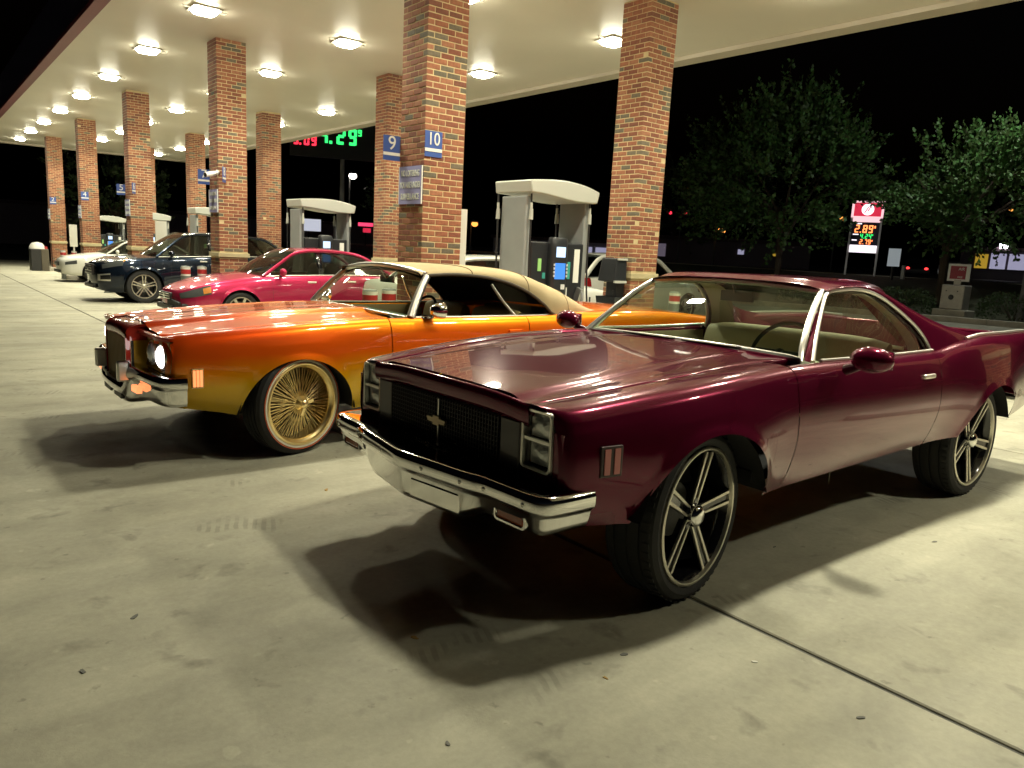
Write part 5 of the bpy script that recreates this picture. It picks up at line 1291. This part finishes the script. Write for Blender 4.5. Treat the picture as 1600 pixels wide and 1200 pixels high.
for i, (x, y, h) in enumerate(HB):
    rg = np.random.default_rng(40+i); z0 = zg(x, y)+.14
    t = thing("hedge_shrub", f"clipped dark green shrub {HL[i]}", "shrub", (x, y, z0), group="clipped shrubs along the kerb")
    pts, dirs = [], []
    for k in range(1500):
        v = rg.normal(0, 1, 3); v /= np.linalg.norm(v); v[2] = abs(v[2])
        p = np.sign(v)*np.abs(v)**.6*np.array([.75, .98, h*.95])*rg.uniform(.82, 1.02); pts.append(p); dirs.append(v+[0, 0, .4])
    stuff(leaf_obj("foliage", pts, dirs, .085, M_HEDGE, t, rg))
    q = MB()
    for k in range(5): q.cyl((0, 0, 0), (rg.uniform(-.4, .4), rg.uniform(-.5, .5), .7*h), .02, .008, 5)
    q.build("stems", M_BARK, t)

# air machine with its little red sign
M_STEEL = mat("brushed_steel", (.36, .34, .30), .45, .5, var=.1, vs=6)
t = thing("air_machine", "square steel air machine with a round port under a small red sign", "air machine", (26.75, 10.4, g(10.4)+.14), (0, 0, R(-6)))
q = MB(); q.box((0, 0, .10), (.62, 1.05, .24)); q.build("concrete_plinth", M_KERB, t, smooth=False, bevel=.02)
q = MB(); q.box((0, 0, .62), (.44, .74, .80)); q.build("steel_cabinet", M_STEEL, t, smooth=False, bevel=.03)
q = MB(); q.lathe([(.085, -.235), (.075, -.228), (0, -.226)], 20, 'X', (0, .02, .62)); q.build("port", M_BLACK, t)
for y in (-.16, .2):
    q = MB(); q.lathe([(.022, -.226), (.015, -.222), (0, -.2215)], 10, 'X', (0, y, .82)); q.build("screw", M_BLACK, t)
q = MB(); q.box((.0, 0, 1.10), (.04, .22, .18)); q.build("sign_post", M_STEEL, t, smooth=False)
q = MB(); q.box((0, 0, 1.42), (.03, .70, .56)); q.build("sign_frame", M_WHT, t, smooth=False)
q = MB(); q.box((-.018, .02, 1.42), (.006, .50, .42)); q.build("sign_face", mat("sign_red", (.30, .02, .04), .5), t, smooth=False)
place("sign_lettering", text_mesh("AIR", .13, .002), M_WHT, t, (-.024, -.08, 1.53), (math.pi/2, 0, -math.pi/2))
place("sign_lettering", text_mesh("FREE", .08, .002), M_WHT, t, (-.024, -.06, 1.27), (math.pi/2, 0, -math.pi/2))

# seven segment figures
SEG = {'0': 'abcdef', '1': 'bc', '2': 'abged', '3': 'abgcd', '4': 'fgbc', '5': 'afgcd', '6': 'afgedc', '7': 'abc', '8': 'abcdefg', '9': 'abcdfg'}
def digits(txt, h, w, th_, slant=.08):
    q = MB(); x = 0
    for ch in txt:
        if ch == '.':
            q.box((x+.02, -.01, th_/2), (th_, .02, th_)); x += th_*2.0; continue
        for s_ in SEG[ch]:
            cx, cz, a, b = {'a': (w/2, h-th_/2, w-th_, th_), 'd': (w/2, th_/2, w-th_, th_), 'g': (w/2, h/2, w-th_, th_), 'f': (th_/2, h*.75, th_, h/2-th_*.3), 'b': (w-th_/2, h*.75, th_, h/2-th_*.3), 'e': (th_/2, h*.25, th_, h/2-th_*.3), 'c': (w-th_/2, h*.25, th_, h/2-th_*.3)}[s_]
            q.box((x+cx+slant*cz, -.01, cz), (a, .02, b))
        x += w*1.32
    return q
E_RED = mat("led_red", (.1, 0, 0), .5, emit=(1.0, .03, .06), es=2.2, sample='NONE'); E_GRN = mat("led_green", (0, .1, 0), .5, emit=(.04, .95, .18), es=1.6, sample='NONE')
E_ORG = mat("led_orange", (.1, .02, 0), .5, emit=(1.0, .22, .06), es=3.2, sample='NONE'); E_WHT = mat("backlit_white", (.5, .5, .5), .5, emit=(1.0, .90, .98), es=1.6, sample='NONE')
E_REDP = mat("backlit_red", (.3, .02, .04), .5, emit=(.85, .03, .08), es=.8, sample='NONE'); M_NAVY = mat("sign_navy", (.03, .02, .06), .5); E_PINK = mat("backlit_pink", (.5, .3, .3), .5, emit=(1.0, .62, .66), es=1.1, sample='NONE')
M_POST = mat("sign_post_grey", (.75, .72, .72), .5)
# backlit price sign across the verge
t = thing("price_sign", "tall backlit red and white price sign on two posts on the verge", "price sign", (40, 20.5, zg(40, 20)+.15), (0, 0, R(-62)))
def sp_(name, m, x0, x1, z0, z1, y=-.0, d=.2):
    q = MB(); q.ext((x0, y, z0), (x1, y+d, z1)); return q.build(name, m, t, smooth=False)
hwS = .72
for s in (-1, 1): sp_("post", E_WHT if False else M_POST, s*hwS-.05, s*hwS+.05, -.3, 3.9, .02, .16)
sp_("cabinet", M_POST, -hwS+.06, hwS-.06, 1.25, 3.88, .03, .14)
sp_("top_panel", E_PINK, -hwS-.06, hwS+.06, 3.05, 3.92, -.01, .03); sp_("logo_field", E_REDP, -hwS+.06, hwS-.06, 3.12, 3.82, -.03, .018)
q = MB(); q.cyl((0, -.052, 3.47), (0, -.034, 3.47), .30, None, 32); q.build("logo_disc", E_WHT, t)
q = MB(); q.box((-.06, -.06, 3.45), (.05, .008, .36), ry=.5); q.build("logo_stroke", E_REDP, t, smooth=False)
q = MB(); q.box((.07, -.06, 3.50), (.05, .008, .30), ry=.5); q.build("logo_stroke", E_REDP, t, smooth=False)
sp_("name_band", E_PINK, -hwS+.06, hwS-.06, 2.82, 3.04, -.01, .03)
sp_("price_field", M_NAVY, -hwS+.06, hwS-.06, 1.62, 2.80, -.01, .03); sp_("lower_band", E_WHT, -hwS+.06, hwS-.06, 1.22, 1.60, -.01, .03)
for tx, z, m, nm in (("2.89", 2.26, E_ORG, "orange_price"), ("4.24", 1.96, E_GRN, "green_price"), ("2.79", 1.66, E_ORG, "orange_price")):
    big = z > 2.2; h = .40 if big else .25
    q = digits(tx, h, h*.52, h*.14); x0 = -.52 if big else -.22
    o = q.build(nm, m, t, (x0, -.016, z), smooth=False); q = MB(); q.box((x0+h*2.45, -.02, z+h*.78), (h*.16, .02, h*.3)); stuff(o); q.build("nine_tenths", m, t, smooth=False)
sp_("grade_label", E_WHT, -.55, -.20, 2.70, 2.76, -.018, .006); sp_("grade_label", E_WHT, -.58, -.30, 2.14, 2.19, -.018, .006); sp_("grade_label", E_WHT, -.60, -.35, 1.84, 1.89, -.018, .006)
# tall LED price display past the canopy end
t = thing("led_price_display", "tall pole display with green and red figures beyond the canopy", "price display", (22.9, 48, g(48)-.1), (0, 0, R(-22)))
q = MB(); q.cyl((.1, .35, 0), (.1, .35, 9.6), .17, .14, 14); q.build("pole", mat("pole_grey", (.30, .30, .31), .5), t)
q = MB(); q.ext((-3.3, .02, 7.5), (2.2, .32, 10.2)); q.build("cabinet", M_BLACK, t, smooth=False)
q = digits("4.29", 1.05, .56, .19, .05); stuff(q.build("green_figures", E_GRN, t, (-1.45, 0, 8.42), smooth=False))
q = digits("9", .42, .26, .085, .05); q.build("green_tenths", E_GRN, t, (1.05, 0, 9.05), smooth=False)
q = digits("3.09", .62, .34, .12, .05); stuff(q.build("red_figures", E_RED, t, (-3.1, 0, 8.2), smooth=False))

# street lamps
E_SOD = mat("sodium_lamp", (.5, .3, .1), .5, emit=(1.0, .38, .07), es=2.0, sample='NONE'); E_WLED = mat("white_street_lamp", (.5, .5, .5), .5, emit=(1.0, .93, .80), es=16, sample='NONE')
def street_lamp(x, y, z, m, label, r=.32):
    z0 = .82 if x > 38 else g(y)-.1
    t = thing("street_lamp", label, "street lamp", (x, y, z0), group="street lamps in the distance")
    q = MB(); q.cyl((.0, .6, 0), (0, .6, z-z0+.3), .09, .06, 10); q.tube([(0, .6, z-z0+.25), (0, .3, z-z0+.42), (0, 0, z-z0+.28)], .05, 8); q.build("pole", mat("lamp_pole", (.10, .10, .10), .6), t)
    q = MB(); q.sphere((0, 0, z-z0), r, 14, 8, (1, 1, .8)); q.build("lens", m, t)
    q = MB(); q.lathe([(r*1.15, z-z0+r*.5), (r*.9, z-z0+r*.95), (0, z-z0+r*1.1)], 14, 'Z'); q.build("hood", M_BLACK, t)
street_lamp(42.5, 60, 3.5, E_SOD, "orange street lamp glowing right of the big brick column")
street_lamp(53.9, 40, 3.8, E_SOD, "orange street lamp glowing right of the column with the towel box")
street_lamp(73.2, 40, 6.1, E_SOD, "orange street lamp glowing just left of the backlit price sign", .3)
street_lamp(80, 27.5, 7.3, E_SOD, "small orange street lamp above the far lit shop", .18)
street_lamp(29.7, 60, 6.7, E_WLED, "white street lamp below the tall green price display")
street_lamp(60, 48.9, 8.0, E_SOD, "small orange lamp high above the far white building", .16)
street_lamp(24, 50.5, 2.1, E_WLED, "low white lamp between the far brick columns", .12)
# tall flood light just past the hedge
t = thing("flood_light", "tall pole flood light standing past the hedge by the kerb", "flood light", (27.2, 8.6, g(8.6)+.1))
q = MB(); q.cyl((0, 0, 0), (0, 0, 9.3), .11, .07, 12); q.build("pole", mat("flood_pole", (.12, .12, .12), .5), t)
q = MB(); q.box((0, .28, 9.3), (.34, .62, .10)); q.build("head", M_BLACK, t, smooth=False, bevel=.02)
q = MB(); q.box((0, .30, 9.16), (.28, .50, .17)); q.build("lens", mat("flood_lens", (.8, .8, .8), .4, emit=(.95, 1.0, .92), es=520), t, smooth=False)
# traffic signals
for i, (y, lab) in enumerate(((50.9, "red traffic signal hung beside the towel box column"), (49.0, "middle red traffic signal over the street"), (46.7, "red traffic signal farthest right over the street"))):
    t = thing("traffic_signal", lab, "traffic signal", (60, y, 5.35), (0, 0, R(-52)), group="red traffic signals over the street")
    q = MB(); q.ext((-.2, 0, -.6), (.2, .25, .6)); q.build("signal_box", M_BLACK, t, smooth=False, bevel=.03)
    for k, z in enumerate((.38, 0, -.38)):
        q = MB(); q.lathe([(0, -.05), (.10, -.04), (.15, 0)], 14, 'Y', (0, 0, z)); q.build("lens", E_RED if k == 0 else M_BLACK, t)
    q = MB(); q.cyl((0, .12, .6), (0, .12, 2.2), .03); q.build("hanger", M_BLACK, t)
q = MB(); q.tube([(60, 30, 7.6), (60, 48, 7.45), (60, 70, 7.6)], .03, 6); tag(q.build("span_wire", M_BLACK), "dark span wire carrying the traffic signals across the street", "wire")

# buildings across the street
M_WALLW = mat("far_white_wall", (.55, .52, .58), .8); M_WALLD = mat("far_dark_wall", (.16, .13, .15), .9)
E_SHOP = mat("lit_shop_window", (.3, .3, .3), .4, emit=(.72, .70, 1.0), es=.40, sample='NONE'); E_YEL = mat("lit_yellow_window", (.3, .2, .02), .4, emit=(1.0, .62, .06), es=.35, sample='NONE')
E_BLUE = mat("lit_blue_poster", (.05, .05, .2), .4, emit=(.10, .14, .5), es=.5, sample='NONE'); E_HALO = mat("flood_white", (.6, .6, .6), .4, emit=(.95, .95, 1.0), es=26, sample='NONE')
def building(label, loc, rz, size, wallm, panes, roofm):
    t = thing("shop_building", label, "building", loc, (0, 0, rz))
    w, d, h = size; q = MB(); q.ext((-w/2, 0, 0), (w/2, d, h)); q.build("wall", wallm, t, smooth=False)
    q = MB(); q.ext((-w/2-.3, -.5, h), (w/2+.3, d+.3, h+.35)); q.build("roof", roofm, t, smooth=False)
    for (nm, m, x0, x1, z0, z1) in panes:
        q = MB(); q.ext((x0, -.06, z0), (x1, -.01, z1)); o = q.build(nm, m, t, smooth=False)
        q = MB(); q.ext((x0-.06, -.04, z0-.08), (x1+.06, -.003, z0)); q.build("sill", M_BLACK, o, smooth=False)
    return t
M_RF = mat("far_roof", (.08, .05, .06), .9)
b1 = building("white lit shop front across the street behind the big fuel pump", (58, 66.0, -.4), R(-42), (14, 8, 2.9), M_WALLW,
    [("shop_window", E_SHOP, -6, -1.6, .7, 2.3), ("poster", E_BLUE, -1.2, .1, .5, 2.2), ("shop_window", E_SHOP, .4, 4.4, .6, 2.4), ("shop_window", E_SHOP, 4.8, 6.6, .6, 2.4)], M_RF)
q = MB(); q.tube([(2.6+1.3*math.cos(a), -.1, 1.0+1.2*math.sin(a)) for a in np.linspace(0, math.pi, 20)], .07, 6); q.build("wall_arch", E_WHT, b1)
building("long dark building with pale lit panels right of the towel box column", (64, 49.0, .8), R(-50), (20, 8, 2.4), M_WALLD,
    [("shop_window", mat("dim_violet_window", (.2, .18, .2), .5, emit=(.55, .45, .6), es=.16, sample='NONE'), -8.5, -4.2, .6, 1.9), ("shop_window", E_SHOP, 3.0, 3.6, 1.2, 1.7), ("shop_window", E_YEL, 6.4, 6.8, 1.2, 1.5)], M_RF)
b3 = building("low bright shop with a yellow window far behind the air machine", (78, 25.6, .86), R(-72), (9, 7, 2.6), M_WALLD,
    [("shop_window", E_YEL, -3.3, -2.3, 1.0, 2.3), ("shop_window", E_SHOP, -2.1, -.9, 1.0, 2.4), ("shop_window", E_SHOP, -.7, .6, 1.0, 2.4), ("shop_window", E_SHOP, 1.0, 4.0, .9, 2.0)], M_RF)
q = MB(); q.box((-1.2, -.5, 3.05), (.7, .3, .4)); q.build("flood_lamp", E_HALO, b3, smooth=False)
building("dark low building beyond the street behind the hedge", (84, 8, .86), R(-85), (24, 8, 3.2), M_WALLD, [("shop_window", mat("dim_window", (.2, .2, .2), .5, emit=(.5, .5, .6), es=.10, sample='NONE'), -9, -4, .8, 2.2)], M_RF)
building("dark distant building behind the far end of the forecourt", (30, 92, -.8), 0, (50, 8, 4.0), M_WALLD, [("shop_window", E_SHOP, -1, -.4, 1.6, 2.0)], M_RF)
# small signs
def box_sign(label, loc, rz, w, h, m, z, extra=None):
    t = thing("roadside_sign", label, "sign", loc, (0, 0, rz))
    q = MB(); q.cyl((0, .1, 0), (0, .1, z), .07, None, 8); q.build("post", M_BLACK, t)
    q = MB(); q.ext((-w/2, 0, z), (w/2, .18, z+h)); q.build("face", m, t, smooth=False)
    if extra:
        q = MB(); q.ext(extra[0], extra[1]); q.build("panel", extra[2], t, smooth=False)
    return t
box_sign("glowing red roadside sign between far pump and column", (41.3, 80, -.6), R(-27), 1.7, .4, mat("neon_pink", (.3, .02, .05), .5, emit=(1, .06, .16), es=1.3, sample='NONE'), 3.6, ((-.3, 0, 2.9), (.6, .18, 3.4), E_REDP))
box_sign("pale lit roadside sign framed by the pump's towers", (34.4, 80, -.6), R(-24), 2.6, 1.3, mat("pale_sign", (.4, .4, .42), .5, emit=(.75, .78, .9), es=.7, sample='NONE'), 2.7)
box_sign("small pale notice on a thin frame beside the price sign", (36, 16.9, zg(36, 16)+.1), R(-65), .52, .82, mat("pale_notice", (.5, .5, .5), .5, emit=(.7, .8, .85), es=.28, sample='NONE'), .72)
q = MB(); q.box((0, 0, .25), (.16, .16, .7)); tag(q.build("marker_post", M_WHITEPAINT, None, (38, 17.3, zg(38, 17)+.2), smooth=False, bevel=.02), "short pale marker post on the verge near the small notice", "post")
# vehicles far off on the street
def far_car(label, loc, rz, lamp, pm):
    t = thing("distant_car", label, "car", loc, (0, 0, rz), group="cars on the street")
    prof = chaikin([(-2.2, .3), (-2.25, .65), (-1.9, .82), (-1.1, .92), (-.5, 1.38), (.8, 1.42), (1.5, 1.0), (2.15, .92), (2.2, .5), (2.15, .3)], 2)
    q = MB(); q.grid([[(x, s*(.85 if z < 1 else .85-.2*(z-1)/.4), z) for x, z in prof] for s in (-1, -.5, 0, .5, 1)]); 
    n_ = len(prof); q.f.append(tuple(range(n_))); q.f.append(tuple(range(4*n_, 5*n_))[::-1]); q.build("body", pm, t, angle=50)
    for s in (-1, 1):
        q = MB(); q.sphere((-2.24, s*.62, .66), .11, 12, 8, (.4, 1.2, .8)); q.build("lamp", lamp, t)
        for x in (-1.35, 1.35):
            q = MB(); q.lathe([(0, -.1), (.2, -.1), (.3, -.09), (.32, 0), (.3, .09), (0, .1)], 18, 'Y', (x, s*.78, .32)); q.build("wheel", M_RUBBER, t)
E_HEAD = mat("far_headlamp", (.8, .8, .8), .4, emit=(1.0, .86, .92), es=20, sample='NONE'); E_TAIL = mat("far_taillamp", (.3, .0, .0), .4, emit=(1.0, .04, .04), es=3, sample='NONE')
far_car("car with bright headlights approaching on the street", (68.0, 27.2, .86), R(22), E_HEAD, P_SIL)
far_car("dark car showing red tail lights on the street", (61.5, 27.0, .86), R(24), E_TAIL, M_BLACK)

# litter and leaves on the slabs
M_DRY = mat("dry_leaf", (.36, .22, .06), .8); M_GUM = mat("dark_scrap", (.14, .14, .12), .8); M_PAPER = mat("pale_scrap", (.62, .60, .52), .8)
def scrap(x, y, m, label, s=.03,  seed=0, cat="litter", name="scrap"):
    rg = np.random.default_rng(seed); n_ = 8; top = []; 
    for k in range(n_):
        a = 2*math.pi*k/n_; r = s*.62*rg.uniform(.55, 1.1); top.append((r*math.cos(a)*1.3, r*math.sin(a)*.6, .0025+rg.uniform(0, .002)))
    q = MB(); q._add([(p[0], p[1], .0012) for p in top]+top+[(0, 0, .0035)], [(k, (k+1) % n_, n_+(k+1) % n_, n_+k) for k in range(n_)]+[(n_+k, n_+(k+1) % n_, 2*n_) for k in range(n_)])
    tag(q.build(name, m, None, (x, y, g(y)), rot=(-SL, 0, rg.uniform(0, 6))), label, cat)
scrap(1.378, 2.218, M_DRY, "small dry yellow leaf at the edge of the pickup shadow", 0.024, 0, "leaf", "fallen_leaf")
scrap(0.574, 2.947, M_GUM, "dark flattened scrap left of the pickup shadow", 0.03, 1, "litter", "scrap")
scrap(1.950, 1.690, M_GUM, "grey green torn scrap below the pickup front wheel", 0.028, 2, "litter", "scrap")
scrap(1.780, 1.617, M_DRY, "tiny brown leaf fragment near the grey green scrap", 0.016, 3, "leaf", "fallen_leaf")
scrap(2.305, 0.981, M_GUM, "dark blot of gum beside the long slab joint", 0.02, 4, "litter", "scrap")
scrap(2.315, 1.381, M_PAPER, "pale bent paper sliver on the slab near the joint", 0.018, 5, "litter", "scrap")
scrap(4.124, 1.684, M_PAPER, "bright bead of litter beside the pickup shadow", 0.012, 6, "litter", "scrap")
scrap(4.237, 1.559, M_GUM, "dark flat scrap right of the bright bead", 0.026, 7, "litter", "scrap")
scrap(1.138, 1.629, M_GUM, "crumpled dark scrap on the open concrete", 0.02, 8, "litter", "scrap")
scrap(0.350, 2.632, M_GUM, "dark leaf stem scrap on the bare slab far from the cars", 0.022, 9, "litter", "scrap")
scrap(1.800, 5.124, M_DRY, "curled brown leaf in the shade of the gold wire wheel", 0.03, 10, "leaf", "fallen_leaf")
scrap(1.848, 4.023, M_DRY, "flat tan leaf between the two classic cars", 0.035, 11, "leaf", "fallen_leaf")
scrap(2.997, 2.562, M_DRY, "tan leaf lying under the pickup bumper", 0.03, 12, "leaf", "fallen_leaf")
scrap(3.400, 1.998, M_GUM, "small dark crumb beside the pickup front wheel", 0.014, 13, "litter", "scrap")
